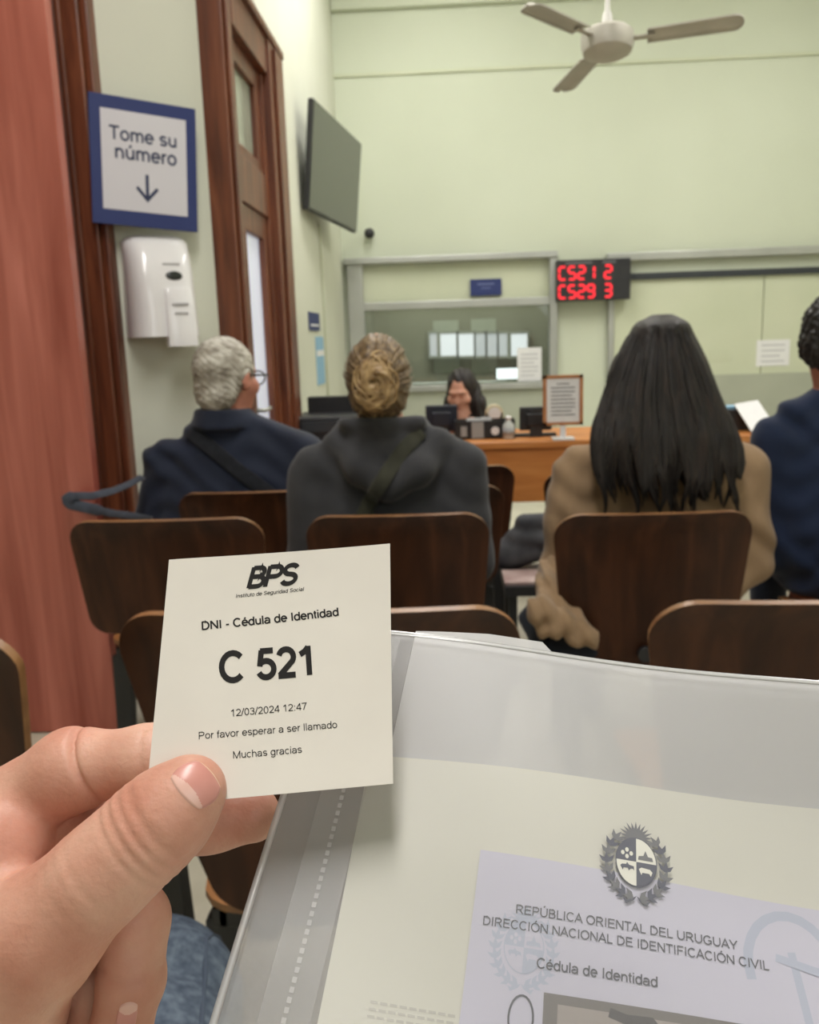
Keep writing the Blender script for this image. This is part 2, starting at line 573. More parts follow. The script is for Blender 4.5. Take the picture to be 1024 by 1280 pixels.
def surface_nets(D, lo, h):
    n = np.array(D.shape)
    ins = D < 0
    S = np.zeros((*(n - 1), 3), dtype=np.float32)
    C = np.zeros(tuple(n - 1), dtype=np.float32)
    for ax in range(3):
        sl0 = [slice(None)] * 3
        sl1 = [slice(None)] * 3
        sl0[ax] = slice(0, -1)
        sl1[ax] = slice(1, None)
        a, b = D[tuple(sl0)], D[tuple(sl1)]
        cr = ins[tuple(sl0)] != ins[tuple(sl1)]
        t = np.where(cr, a / np.where(cr, a - b, 1), 0).astype(np.float32)
        o = [i for i in range(3) if i != ax]
        for d0 in (0, 1):
            for d1 in (0, 1):
                s = [slice(None)] * 3
                s[o[0]] = slice(d0, n[o[0]] - 1 + d0)
                s[o[1]] = slice(d1, n[o[1]] - 1 + d1)
                m = cr[tuple(s)]
                C += m
                S[..., ax] += np.where(m, t[tuple(s)], 0)
                S[..., o[0]] += m * d0
                S[..., o[1]] += m * d1
    act = C > 0
    idx = np.full(act.shape, -1, dtype=np.int64)
    idx[act] = np.arange(act.sum())
    ijk = np.argwhere(act)
    V = lo + h * (ijk + S[act] / C[act][:, None])
    quads = []
    for ax in range(3):
        o1, o2 = (ax + 1) % 3, (ax + 2) % 3
        sl0 = [slice(1, -1)] * 3
        sl1 = [slice(1, -1)] * 3
        sl0[ax] = slice(0, -1)
        sl1[ax] = slice(1, None)
        a, b = ins[tuple(sl0)], ins[tuple(sl1)]
        cr = a != b
        e = np.argwhere(cr)
        if not len(e):
            continue
        flip = a[cr]
        e[:, o1] += 1
        e[:, o2] += 1

        def cell(d1, d2):
            q = e.copy()
            q[:, o1] -= d1
            q[:, o2] -= d2
            return idx[q[:, 0], q[:, 1], q[:, 2]]
        q = np.stack([cell(1, 1), cell(0, 1), cell(0, 0), cell(1, 0)], 1)
        q[~flip] = q[~flip][:, ::-1]
        quads.append(q)
    return V, np.concatenate(quads)


def f_cone(a, b, ra, rb, flat=(1, 1, 1)):
    a, b = np.array(a, float), np.array(b, float)
    s = np.array(flat, float)
    A, B = a / s, b / s
    ab = B - A
    L = max(1e-9, float(ab @ ab))
    ms = float(s.min())

    def fn(X, Y, Z):
        x, y, z = X / s[0] - A[0], Y / s[1] - A[1], Z / s[2] - A[2]
        t = np.clip((x * ab[0] + y * ab[1] + z * ab[2]) / L, 0, 1)
        d = np.sqrt((x - t * ab[0]) ** 2 + (y - t * ab[1]) ** 2 + (z - t * ab[2]) ** 2)
        return (d - (ra + (rb - ra) * t)) * ms
    return fn


def f_chain(pts, radii, k=None, flat=(1, 1, 1)):
    fs = [f_cone(pts[i], pts[i + 1], radii[i], radii[i + 1], flat) for i in range(len(pts) - 1)]

    def fn(X, Y, Z):
        d = fs[0](X, Y, Z)
        for f in fs[1:]:
            d = smin(d, f(X, Y, Z), k or 0.0)
        return d
    return fn


def f_ell(c, r, R=None):
    c = np.array(c, float)
    r = np.array(r, float)
    Rm = None if R is None else np.array(R, float)

    def fn(X, Y, Z):
        x, y, z = X - c[0], Y - c[1], Z - c[2]
        if Rm is not None:
            x, y, z = (Rm[0, 0] * x + Rm[1, 0] * y + Rm[2, 0] * z, Rm[0, 1] * x + Rm[1, 1] * y + Rm[2, 1] * z, Rm[0, 2] * x + Rm[1, 2] * y + Rm[2, 2] * z)
        k0 = np.sqrt((x / r[0]) ** 2 + (y / r[1]) ** 2 + (z / r[2]) ** 2)
        k1 = np.sqrt((x / r[0] ** 2) ** 2 + (y / r[1] ** 2) ** 2 + (z / r[2] ** 2) ** 2)
        return np.where(k1 > 1e-6, k0 * (k0 - 1) / np.maximum(k1, 1e-6), -r.min())
    return fn


def f_stack(rows, power=2.0):
    """a body of elliptical sections: rows of (z, cx, cy, half width, half depth), bottom to top"""
    r = np.array(sorted(rows), float)
    zz = np.linspace(r[0, 0], r[-1, 0], 160)
    cols = []
    for j in range(1, 5):
        v = np.interp(zz, r[:, 0], r[:, j])
        ker = np.ones(9) / 9
        v = np.convolve(np.pad(v, 4, mode='edge'), ker, 'valid')
        cols.append(v)

    def fn(X, Y, Z):
        z = Z
        cx, cy, a, b = (np.interp(z, zz, c) for c in cols)
        q = (np.abs((X - cx) / a) ** power + np.abs((Y - cy) / b) ** power) ** (1 / power)
        d = (q - 1) * np.minimum(a, b)
        return np.maximum(d, np.maximum(r[0, 0] - z, z - r[-1, 0]))
    return fn


def bb(pts, r):
    a = np.array([list(p) for p in pts])
    return a.min(0) - r, a.max(0) + r
# ================================================================== the room
BY = 7.6                       # back wall
LX = -0.868                    # left wall along the door
RX, RY, LN = 3.4, -3.0, -3.2   # right wall, rear wall, far left
CH = 4.35
A0, A1 = Vector((-1.17, 3.2, 0)), Vector((LX, 3.40, 0))    # the slanting piece of wall with the dispenser


def zat(u, v, Y):
    return P(u, v, Y).z


def xat(u, Y, v=421):
    return P(u, v, Y).x


struct(obj('floor', boxes(((LN - .1, RY - .1, -.1), (RX + .1, 10.8, 0))), M['floor']))
struct(obj('ceiling', boxes(((LN - .1, RY - .1, CH), (RX + .1, 10.8, CH + .1))), M['ceiling']))
struct(obj('wall_right', boxes(((RX, RY - .1, 0), (RX + .1, 10.8, CH))), M['wall']))
struct(obj('wall_rear', boxes(((LN, RY - .1, 0), (RX, RY, CH))), M['wall']))
struct(obj('wall_left_outer', boxes(((LN - .1, RY - .1, 0), (LN, 3.3, CH))), M['wall']))
struct(obj('wall_left_return', boxes(((LN, 3.20, 0), (A0.x - .02, 3.32, CH))), M['wall']))

# slanting wall piece
bm = bmesh.new()
e = (A1 - A0).normalized()
nA = Vector((e.y, -e.x, 0))                    # towards the camera
vs = [A0, A1, A1 - nA * .1 - e * .02, A0 - nA * .1]
lo = [bm.verts.new(v) for v in vs]
hi = [bm.verts.new(v + Vector((0, 0, CH))) for v in vs]
for i in range(4):
    bm.faces.new((lo[i], lo[(i + 1) % 4], hi[(i + 1) % 4], hi[i]))
bm.faces.new(lo)
bm.faces.new(hi)
struct(obj('wall_left_slant', bm, M['wall']))

# left wall with the doorway
DY0, DY1 = 3.40, 4.50          # outer architrave
OY0, OY1 = 3.53, 4.18          # opening
DH = 2.56
struct(obj('wall_left', boxes(((LX - .12, A1.y, 0), (LX, OY0, CH)), ((LX - .12, OY1, 0), (LX, BY + .1, CH)), ((LX - .12, OY0, DH - .1), (LX, OY1, CH))), M['wall']))

# ---- door_1: the tall wooden door in its deep frame
XF = LX + .088
d1 = thing('door_1', None, None, (LX, (DY0 + DY1) / 2, 0), kind='structure')
bm = bmesh.new()
box(bm, (LX - .05, DY0, 0), (XF, OY0, DH))
box(bm, (LX - .05, OY1, 0), (XF + .02, DY1, DH))
box(bm, (LX - .05, OY0, DH - .15), (XF + .01, OY1, DH))
box(bm, (LX - .02, DY0 - .012, DH), (XF + .03, DY1 + .02, DH + .035))
box(bm, (XF, DY0 + .03, 0), (XF + .014, OY0 - .03, DH - .02))
box(bm, (XF + .02, OY1 + .09, 0), (XF + .034, DY1 - .05, DH - .02))
box(bm, (LX - .03, OY1 - .035, 0), (LX + .075, OY1, DH - .15))
box(bm, (LX - .03, OY0, 0), (LX + .065, OY0 + .012, DH - .15))
bevel(obj('door_frame', bm, M['door_wood'], d1), .006)
lx = LX + .062                 # the leaf's front face
zt0, zt1 = 1.80, 1.98          # transom bar
bm = bmesh.new()
g0, g1 = OY0 + .12, OY1 - .13   # glass
box(bm, (lx - .045, OY0 + .02, 0), (lx, g0, zt0))
box(bm, (lx - .045, g1, 0), (lx, OY1 - .03, zt0))
box(bm, (lx - .045, g0, 1.70), (lx, g1, zt0))
box(bm, (lx - .045, g0, .0), (lx, g1, .55))
box(bm, (lx - .02, g0, .55), (lx + .008, g0 + .02, 1.70))
box(bm, (lx - .02, g1 - .02, .55), (lx + .008, g1, 1.70))
bevel(obj('door_leaf', bm, M['door_wood'], d1), .005)
bm = bmesh.new()
box(bm, (lx - .05, OY0, zt0), (lx + .012, OY1, zt1))
box(bm, (lx - .045, OY0 + .02, zt1), (lx, OY0 + .12, DH - .15))
box(bm, (lx - .045, OY1 - .13, zt1), (lx, OY1 - .02, DH - .15))
box(bm, (lx - .045, OY0 + .12, zt1), (lx, OY1 - .13, zt1 + .05))
box(bm, (lx - .045, OY0 + .12, DH - .23), (lx, OY1 - .13, DH - .15))
bevel(obj('transom', bm, M['door_wood'], d1), .005)
obj('transom_glass', boxes(((lx - .03, OY0 + .10, zt1 + .03), (lx - .022, OY1 - .11, DH - .2))), noisy(mat('transom_glass', s2l(150, 156, 140), 0.12), [s2l(120, 126, 110), s2l(176, 182, 166)], scale=(1, 12, 1), nscale=1.5), d1)
obj('frosted_glass', boxes(((lx - .03, g0 - .01, .53), (lx - .022, g1 + .01, 1.72))), M['frosted'], d1)
bm = bmesh.new()
tube(bm, [(lx, OY0 + .08, .98), (lx + .05, OY0 + .08, .98), (lx + .05, OY0 + .19, .98)], .009, 10)
box(bm, (lx, OY0 + .05, .9), (lx + .006, OY0 + .11, 1.08))
obj('door_handle', bm, M['aluminium'], d1)

# ---- door_2: the big reddish wooden leaf at the left edge with its pilaster trim
d2 = thing('door_2', None, None, (-2.2, 3.15, 0), kind='structure')
TL = xat(97, 3.12)
DLX = xat(98, 2.70)
bm = boxes(((DLX - .95, 2.70, .005), (DLX, 2.745, 4.1)), ((LN, 3.15, 0), (TL, 3.20, 4.2)))
obj('door_leaf', bm, M['red_wood'], d2)
bm = boxes(((DLX - .95, 2.685, .01), (DLX - .80, 2.70, 4.1)), ((DLX - .80, 2.685, .01), (DLX - .40, 2.70, .28)))
bevel(obj('door_stile', bm, M['red_wood'], d2), .004)
bm = boxes(((DLX - .9, 2.63, 1.0), (DLX - .87, 2.685, 1.02)), ((DLX - .9, 2.62, .93), (DLX - .87, 2.64, 1.1)))
obj('door_handle', bm, M['aluminium'], d2)
bm = bmesh.new()
box(bm, (TL, 3.13, 0), (TL + .028, 3.22, CH))
tube(bm, [(TL + .040, 3.135, 0), (TL + .040, 3.135, CH)], .014, 10)
box(bm, (TL + .05, 3.125, 0), (TL + .108, 3.24, CH))
box(bm, (TL + .108, 3.14, 0), (TL + .135, 3.24, CH))
struct(bevel(obj('trim_1', bm, M['door_wood']), .006))

# ---- back wall with the glazed counter window
WX0, WX1 = xat(452, BY), xat(688, BY)
WZ1, WZ0 = zat(565, 330, BY), zat(570, 479, BY)
bm = bmesh.new()
T = .12
box(bm, (LX - .12, BY, 0), (WX0, BY + T, CH))
box(bm, (WX1, BY, 0), (RX, BY + T, CH))
box(bm, (WX0, BY, WZ1), (WX1, BY + T, CH))
box(bm, (WX0, BY, 0), (WX1, BY + T, WZ0))
struct(obj('wall_back', bm, M['wall_back']))
zr = zat(727, 81, BY)
bm = boxes(((LX, BY - .018, zr - .012), (RX, BY, zr + .012)))
struct(obj('trim_2', bm, M['panel_green']))
zc = zat(727, 0, BY)
bm = boxes(((LX, BY - .06, zc), (RX, BY, CH)), ((LX, BY - .10, zc + .08), (RX, BY - .06, CH)))
struct(bevel(obj('trim_3', bm, M['wall_back']), .01))
w1 = thing('window_1', None, None, ((WX0 + WX1) / 2, BY, WZ0), kind='structure')
fx0, fx1 = xat(438, BY), xat(696, BY)
ztop = zat(565, 324, BY)
zm0, zm1 = zat(570, 385, BY), zat(570, 375, BY)
bm = bmesh.new()
box(bm, (fx0, BY - .07, WZ0 - .04), (WX0 + .035, BY + .05, ztop))
box(bm, (WX1 - .012, BY - .07, WZ0 - .04), (fx1, BY + .05, ztop))
box(bm, (fx0 - .02, BY - .09, ztop - .02), (fx1, BY + .05, ztop + .03))
box(bm, (WX0, BY - .05, zm0), (WX1, BY + .04, zm1))
box(bm, (WX0, BY - .06, WZ0 - .06), (WX1, BY + .04, WZ0 - .01))
bevel(obj('window_frame', bm, M['aluminium'], w1), .006)
obj('upper_panel', boxes(((WX0, BY + .0, zm1), (WX1, BY + .02, WZ1))), M['panel_green'], w1)
obj('pane', boxes(((WX0, BY + .0, WZ0 - .02), (WX1, BY + .006, zm0 + .01))), M['clear_glass'], w1)
obj('lower_panel', boxes(((WX0, BY - .02, .30), (fx1, BY - .001, WZ0 - .05))), M['grey_panel'], w1)

# right-hand hatch beside the pillar
hx0 = xat(759, BY)
hx1 = RX - .02
zb0, zb1 = zat(907, 322, BY), zat(907, 312, BY)
zd0, zd1 = zat(907, 346, BY), zat(907, 338, BY)
zp, zg = zat(907, 468, BY), .45
w2 = thing('window_2', None, None, ((hx0 + hx1) / 2, BY, zg), kind='structure')
xs = xat(787, BY)
bm = bmesh.new()
box(bm, (xs - .2, BY - .07, zb0), (hx1, BY, zb1))
box(bm, (hx0, BY - .05, zg), (hx0 + .05, BY, zd1))
bevel(obj('window_frame', bm, M['aluminium'], w2), .006)
obj('shutter_slot', boxes(((xs - .18, BY - .06, zd0), (hx1, BY - .002, zd1))), M['dark_metal'], w2)
xm = xat(951, BY)
bm = boxes(((hx0 + .05, BY - .03, zp), (xm - .004, BY, zd0)), ((xm + .004, BY - .03, zp), (hx1, BY, zd0)))
obj('hatch_panel', bm, M['panel_green'], w2)
bm = boxes(((hx0 + .05, BY - .05, zg), (hx1, BY, zp)))
obj('lower_panel', bm, M['grey_panel'], w2)

# the office behind the glass
M['office_wall'] = noisy(mat('office_wall', s2l(128, 134, 110), 0.8), [s2l(128, 127, 108), s2l(142, 140, 122)], nscale=1.3)
struct(obj('wall_office_rear', boxes(((LX - .12, 10.6, 0), (RX, 10.7, CH))), M['office_wall']))
struct(obj('wall_office_left', boxes(((LX - .12, BY + T, 0), (LX, 10.6, CH))), M['office_wall']))
struct(obj('wall_office_partition', boxes(((WX1 + .35, BY + T, 0), (WX1 + .45, 10.6, CH))), M['office_wall']))
M['reflection'] = emit('daylight_pane', (0.93, 0.94, 1.0), 0.8)  # glow stands in for windows reflected in the counter glass
M['reflection_dim'] = emit('daylight_pane_dim', (0.93, 0.94, 1.0), 0.42)
n = 3
for u0, u1 in ((538, 546), (551, 571), (573, 592), (595, 607), (609, 621), (624, 634), (639, 659)):  # row added behind the glass in place of window reflections on it
    w = thing('window_%d' % n, None, None, P((u0 + u1) / 2, 445, 10.5), kind='structure')
    n += 1
    a, b = P(u0, 445, 10.5), P(u1, 417, 10.5)
    obj('pane', boxes(((a.x, 10.50, a.z), (b.x, 10.52, b.z))), M['reflection' if 550 < u0 < 590 or u0 > 630 else 'reflection_dim'], w)
    bm = boxes(((a.x - .02, 10.49, b.z), (b.x + .02, 10.6, b.z + .03)), ((a.x - .02, 10.49, a.z - .03), (b.x + .02, 10.6, a.z)),
               ((a.x - .02, 10.49, a.z), (a.x, 10.6, b.z)), ((b.x, 10.49, a.z), (b.x + .02, 10.6, b.z)))
    obj('window_frame', bm, M['aluminium'], w)
for nm, lo_, hi_ in (('baseboard_back', (LX, BY - .015, 0), (RX, BY, .12)), ('baseboard_left', (LX, DY1 + .03, 0), (LX + .015, BY, .12)), ('baseboard_right', (RX - .015, RY, 0), (RX, BY, .12))):
    struct(obj(nm, boxes((lo_, hi_)), M['door_wood']))


# ================================================================== things on the walls
def board_frame(p0, p1, nrm):
    """axes of an upright rectangular board whose lower edge runs p0 -> p1"""
    ex = (p1 - p0).normalized()
    ez = Vector((0, 0, 1))
    return ex, ez, nrm


def hit_plane(u, v, p, n):
    d = ray(u, v)
    return CAM + d * ((p - CAM).dot(n) / d.dot(n))


# ---- ticket sign: navy border, pale face, lettering and arrow
off = A0 + nA * .085
sl = [hit_plane(u, v, off, nA) for u, v in ((117, 276), (249, 293), (242, 139), (108, 111))]
c = sum(sl, Vector()) / 4
sw = ((sl[1] - sl[0]).length + (sl[2] - sl[3]).length) / 2
sh = ((sl[3] - sl[0]).length + (sl[2] - sl[1]).length) / 2
sgn = thing('sign', 'navy bordered placard reading Tome su número with a down arrow, above the white dispenser', 'sign', c - Vector((0, 0, sh / 2)), math.atan2(e.y, e.x))
tilt = Matrix.Rotation(math.radians(3.4), 4, 'Y')
S0 = Matrix.Translation((0, 0, sh / 2)) @ tilt
bm = boxes(((-sw / 2, -.004, -sh / 2), (sw / 2, .004, sh / 2)), M=S0)
bevel(obj('board', bm, M['navy_sign'], sgn, local=True), .0015)
bm = boxes(((-sw / 2 * .80, -.0052, -sh / 2 * .76), (sw / 2 * .80, -.0035, sh / 2 * .79)), M=S0)
obj('face', bm, M['sign_face'], sgn, local=True)
bm = bmesh.new()
for s_, zz, xx, fw in (('Tome su', .165, -.003, .64), ('número', .022, .004, .59)):
    q, wq = text_quads(s_, 1.0, .125, spacing=.012)
    k = fw * sw / wq
    add_quads(bm, q, lambda a, b, zz=zz, xx=xx, k=k: S0 @ Vector((a * k + xx, -.0058, b * k * 1.04 + zz * sh)))
obj('lettering', bm, M['ink_navy'], sgn, local=True)
bm = bmesh.new()
ar = sh * .085
for q in ribbon([(0, -sh * .08), (0, -sh * .27)], ar * .32) + ribbon([(-ar, -sh * .185), (0, -sh * .28), (ar, -sh * .185)], ar * .32):
    add_quads(bm, [q], lambda a, b: S0 @ Vector((a + .005, -.0058, b)))
obj('arrow', bm, M['ink_navy'], sgn, local=True)
for zz in (-sh * .30, sh * .25):
    obj('bracket', boxes(((-.03, .004, zz), (.03, .078, zz + .02)), M=S0), M['aluminium'], sgn, local=True)

# ---- paper-towel dispenser
dl = [hit_plane(u, v, A0, nA) for u, v in ((160, 419), (250, 425), (247, 302), (152, 297))]
dc = (dl[0] + dl[1]) / 2
dw, dh = (dl[1] - dl[0]).length * .93, .355
dz0 = dl[0].z - .01
disp = thing('paper_dispenser', 'glossy white plastic towel dispenser on the green wall below the placard', 'dispenser', Vector((dc.x - e.x * .015, dc.y - e.y * .015, dz0)), math.atan2(e.y, e.x))


def dprof(x, z):
    """depth of the cover in front of the wall"""
    top = max(0.0, 1 - max(0, (z - .30) / .70) ** 2.4) ** .55
    side = max(0.0, 1 - abs(x) ** 5) ** .5
    return .028 + (.105 + .02 * (1 - z)) * top * side


bm = bmesh.new()
NX, NZ = 36, 40
g = []
for j in range(NZ + 1):
    z = 1 - (1 - j / NZ) ** 1.6
    row = []
    for i in range(NX + 1):
        x = math.sin((i / NX - .5) * PI)
        ztop = 1 - .07 * abs(x) ** 6
        row.append(bm.verts.new((x * dw / 2 * (1 - .06 * z), -dprof(x, z), z * ztop * dh)))
    g.append(row)
for j in range(NZ):
    for i in range(NX):
        bm.faces.new((g[j][i], g[j][i + 1], g[j + 1][i + 1], g[j + 1][i])).smooth = True
bk = [[bm.verts.new((v.co.x, 0, v.co.z)) for v in r] for r in (g[0], g[-1])]
lft = [bm.verts.new((r[0].co.x, 0, r[0].co.z)) for r in g]
rgt = [bm.verts.new((r[-1].co.x, 0, r[-1].co.z)) for r in g]
for i in range(NX):
    bm.faces.new((g[0][i + 1], g[0][i], bk[0][i], bk[0][i + 1]))
    bm.faces.new((g[-1][i], g[-1][i + 1], bk[1][i + 1], bk[1][i]))
for j in range(NZ):
    bm.faces.new((g[j][0], g[j + 1][0], lft[j + 1], lft[j]))
    bm.faces.new((g[j + 1][-1], g[j][-1], rgt[j], rgt[j + 1]))
bmesh.ops.remove_doubles(bm, verts=bm.verts[:], dist=1e-5)
obj('cover', bm, M['white_plastic'], disp, local=True, smooth='auto')
# the raised tongue at the lower middle
bm = bmesh.new()
rows = []
for j in range(13):
    t = j / 12
    z = -.035 + t * (.20)
    hw = .052 * (1 - .10 * t)
    y = -(dprof(.15, max(0.02, z / dh)) + .013 * (1 - t ** 3))
    rows.append([bm.verts.new((.035 - hw, y + .03, z)), bm.verts.new((.035 - hw, y, z)), bm.verts.new((.035 - hw * .8, y - .006, z)),
                 bm.verts.new((.035 + hw * .8, y - .006, z)), bm.verts.new((.035 + hw, y, z)), bm.verts.new((.035 + hw, y + .03, z))])
for a, b in zip(rows, rows[1:]):
    for i in range(5):
        bm.faces.new((a[i], a[i + 1], b[i + 1], b[i]))
bm.faces.new(rows[0])
bm.faces.new(rows[-1])
obj('tongue', bm, M['white_plastic'], disp, local=True, smooth='auto')
bm = bmesh.new()
bmesh.ops.create_uvsphere(bm, u_segments=28, v_segments=14, radius=1)
for v in bm.verts:
    zz = .585 * dh
    v.co = Vector((.028 + v.co.x * .030, -(dprof(.15, .585)) + v.co.y * .007, zz + v.co.z * .017))
obj('level_window', bm, mat('smoked_window', s2l(46, 50, 48), 0.15), disp, local=True, smooth=True)
DPR = mat('dispenser_print', s2l(176, 174, 176), 0.4)
for zz, w_, sx in ((.70, .030, .024), (.31, .028, .034), (.22, .024, .034)):
    y = -(dprof(.1, zz) + (.019 if zz < .5 else .0015))
    obj('embossed_line', boxes(((sx - w_, y - .001, zz * dh - .004), (sx + w_, y + .004, zz * dh + .004))), DPR, disp, local=True)

# ---- television on a swing arm
ta, tb = Vector((-.815, 5.50, 0)), Vector((-.66, 6.78, 0))
tz0, tz1 = P(380, 262, 5.50).z, P(388, 122, 5.50).z
te = (tb - ta).normalized()
tn = Vector((te.y, -te.x, 0))
tw = (tb - ta).length
tv = thing('television', 'dark switched-off flat television high on the wall beyond the wooden door', 'television', (ta + tb) / 2 + Vector((0, 0, tz0)), math.atan2(te.y, te.x))
tt = Matrix.Rotation(math.radians(6), 4, 'X')
hh = tz1 - tz0
bm = boxes(((-tw / 2, -.0, 0), (tw / 2, .035, hh)), ((-tw * .3, .035, hh * .15), (tw * .3, .06, hh * .7)), M=tt)
bevel(obj('housing', bm, M['black_plastic'], tv, local=True), .006)
bm = boxes(((-tw / 2 + .008, -.003, .014), (tw / 2 - .008, .001, hh - .008)), M=tt)
obj('screen', bm, M['screen'], tv, local=True)
bm = boxes(((-.09, .05, hh * .25), (.09, .075, hh * .6)), M=tt)
tube(bm, [(0, .07, hh * .42), (-.08, .085, hh * .42), (-.15, .088, hh * .42)], .018, 8)
obj('wall_bracket', bm, M['black_metal'], tv, local=True)
bm = bmesh.new()
tube(bm, [P(404, 270, 6.25) + Vector((-.05, 0, 0)), Vector((LX + .012, 6.25, 2.0)), Vector((LX + .012, 6.27, 1.5)), Vector((LX + .012, 6.25, .6))], .006, 6)
tag(obj('cable', bm, M['panel_green']), 'thin pale cable running down the green wall from the television', 'cable')

# ---- dome camera in the corner
pc = P(462, 292, BY - .05)
cmr = thing('security_camera', 'small black ball security camera high in the corner of the back wall', 'security camera', (pc.x, BY, pc.z))
bm = lathe(bmesh.new(), [(.035, 0), (.035, .012), (.02, .03), (.02, .04)], (0, 0, 0), 20, M=Matrix.Rotation(PI / 2, 4, 'X'))
obj('mount', bm, M['white_plastic'], cmr, local=True)
bm = bmesh.new()
bmesh.ops.create_uvsphere(bm, u_segments=20, v_segments=12, radius=.042)
bmesh.ops.translate(bm, verts=bm.verts[:], vec=(0, -.07, 0))
obj('camera_head', bm, M['black_plastic'], cmr, local=True, smooth=True)

# ---- posters on the left wall beyond the door
for nm, q, m_, lab in (('poster', ((386, 413), (399, 418), (398, 392), (385, 386)), 'navy_sign', 'small navy blue poster on the left wall just past the wooden door'),
                       ('notice', ((397, 482), (405, 482), (403, 421), (395, 419)), 'blue_paper', 'narrow light blue notice on the left wall below the navy poster')):
    a = hit_plane(*q[0], Vector((LX, 0, 0)), Vector((1, 0, 0)))
    b = hit_plane(*q[2], Vector((LX, 0, 0)), Vector((1, 0, 0)))
    y0, y1 = min(a.y, b.y), max(a.y, b.y)
    z0, z1 = min(a.z, b.z), max(a.z, b.z)
    bm = boxes(((LX + .0005, y0, z0), (LX + .006, y1, z1)))
    if nm == 'notice':
        box(bm, (LX + .005, y0 + .01, z0 + (z1 - z0) * .60), (LX + .007, y1 - .01, z0 + (z1 - z0) * .72), None, 1)
    else:
        box(bm, (LX + .005, y0 + .05, z0 + (z1 - z0) * .25), (LX + .007, y1 - .06, z0 + (z1 - z0) * .35), None, 1)
    tag(obj(nm, bm, [M[m_], M['paper']]), lab, nm)

# ---- blue sign above the counter window
a, b = P(588, 370, BY - .03), P(627, 348, BY - .03)
bm = boxes(((a.x, BY - .03, a.z), (b.x, BY - .015, b.z)))
box(bm, (a.x + .06, BY - .0315, a.z + .085), (b.x - .06, BY - .0295, a.z + .10), None, 1)
box(bm, (a.x + .09, BY - .0315, a.z + .055), (b.x - .09, BY - .0295, a.z + .065), None, 1)
box(bm, ((a.x + b.x) / 2 - .02, BY - .015, a.z + .05), ((a.x + b.x) / 2 + .02, BY + .01, a.z + .09), None, 0)
tag(obj('window_sign', bm, [M['navy_sign'], mat('faded_print', s2l(96, 106, 150), .6)]), 'small blue sign on the panel above the glass counter window', 'sign')

# ---- red LED call display
DYp = BY - .16
a, b = P(696, 377, DYp), P(789, 322, DYp)
led = thing('queue_display', 'black number display with red glowing digits C521 2 and C529 3 on the pillar', 'display', ((a.x + b.x) / 2, DYp, a.z))
W_, H_ = b.x - a.x, b.z - a.z
bm = boxes(((-W_ / 2, 0, 0), (W_ / 2, .09, H_)))
bevel(obj('housing', bm, M['black_plastic'], led, local=True), .006)
obj('bracket', boxes(((-W_ * .30, .09, H_ * .2), (-W_ * .05, .165, H_ * .8))), M['dark_metal'], led, local=True)
bm = boxes(((-W_ * .38, -.002, H_ * .89), (-W_ * .02, .002, H_ * .95)), ((W_ * .12, -.002, H_ * .89), (W_ * .3, .002, H_ * .95)))
obj('caption_strip', bm, mat('caption_strip', s2l(92, 92, 96), .6), led, local=True)
SEG = {'a': ((.08, 1), (.92, 1)), 'b': ((1, .95), (1, .55)), 'c': ((1, .45), (1, .05)), 'd': ((.08, 0), (.92, 0)), 'e': ((0, .45), (0, .05)), 'f': ((0, .95), (0, .55)), 'g': ((.1, .5), (.9, .5))}
NUM = {'C': 'afed', '5': 'afgcd', '2': 'abged', '1': 'bc', '9': 'abfgcd', '3': 'abgcd', '8': 'abcdefg'}
cw, chh = W_ * .088, H_ * .30
for row, txt in ((.53, 'C521 2'), (.08, 'C529 3')):
    for i, ch in enumerate(txt):
        if ch == ' ':
            continue
        bm = bmesh.new()
        x0 = -W_ / 2 + W_ * (.035 + .128 * i) if i < 4 else -W_ / 2 + W_ * .65
        for s_ in NUM[ch]:
            (ax, ay), (bx, by) = SEG[s_]
            for q in ribbon([(ax * cw, ay * chh), (bx * cw, by * chh)], .017):
                add_quads(bm, [q], lambda p, r, x0=x0, row=row: Vector((x0 + p, -.003, row * H_ + r)))
        obj('red_digit', bm, M['led_red'], led, local=True)


# ---- papers taped on the back wall and the glass
def taped(name, u0, v0, u1, v1, Y, lab, lines=4, m_='paper', cat='notice'):
    a, b = P(u0, v1, Y), P(u1, v0, Y)
    bm = boxes(((a.x, Y - .002, a.z), (b.x, Y + .002, b.z)))
    for i in range(lines):
        zz = b.z - (b.z - a.z) * (.2 + .62 * i / max(1, lines - 1))
        box(bm, (a.x + (b.x - a.x) * .15, Y - .003, zz - .006), (a.x + (b.x - a.x) * (.85 - .15 * (i % 3 == 2)), Y - .0015, zz + .006), None, 1)
    return tag(obj(name, bm, [M[m_], mat('notice_print', s2l(190, 190, 194), .8)]), lab, cat, 'notices and posters on the walls')


taped('notice', 945, 424, 988, 458, BY - .033, 'white paper notice taped on the green hatch panel beside the dark curly head')
taped('notice', 886, 436, 911, 451, BY - .033, 'small faint greenish card on the hatch panel right of the long dark hair', 0, 'panel_green')
taped('notice', 647, 434, 677, 477, BY - .004, 'white sheet taped on the lower right of the counter glass', 6)
taped('notice', 543, 400, 573, 466, 10.592, 'tall pale panel standing in for a reflection in the counter glass, further left', 0, 'grey_panel', 'poster')  # added panel, in place of a pale reflection on the glass
taped('notice', 590, 398, 620, 466, 10.592, 'tall pale panel standing in for a reflection in the counter glass, further right', 0, 'grey_panel', 'poster')  # second added panel, also in place of a reflection
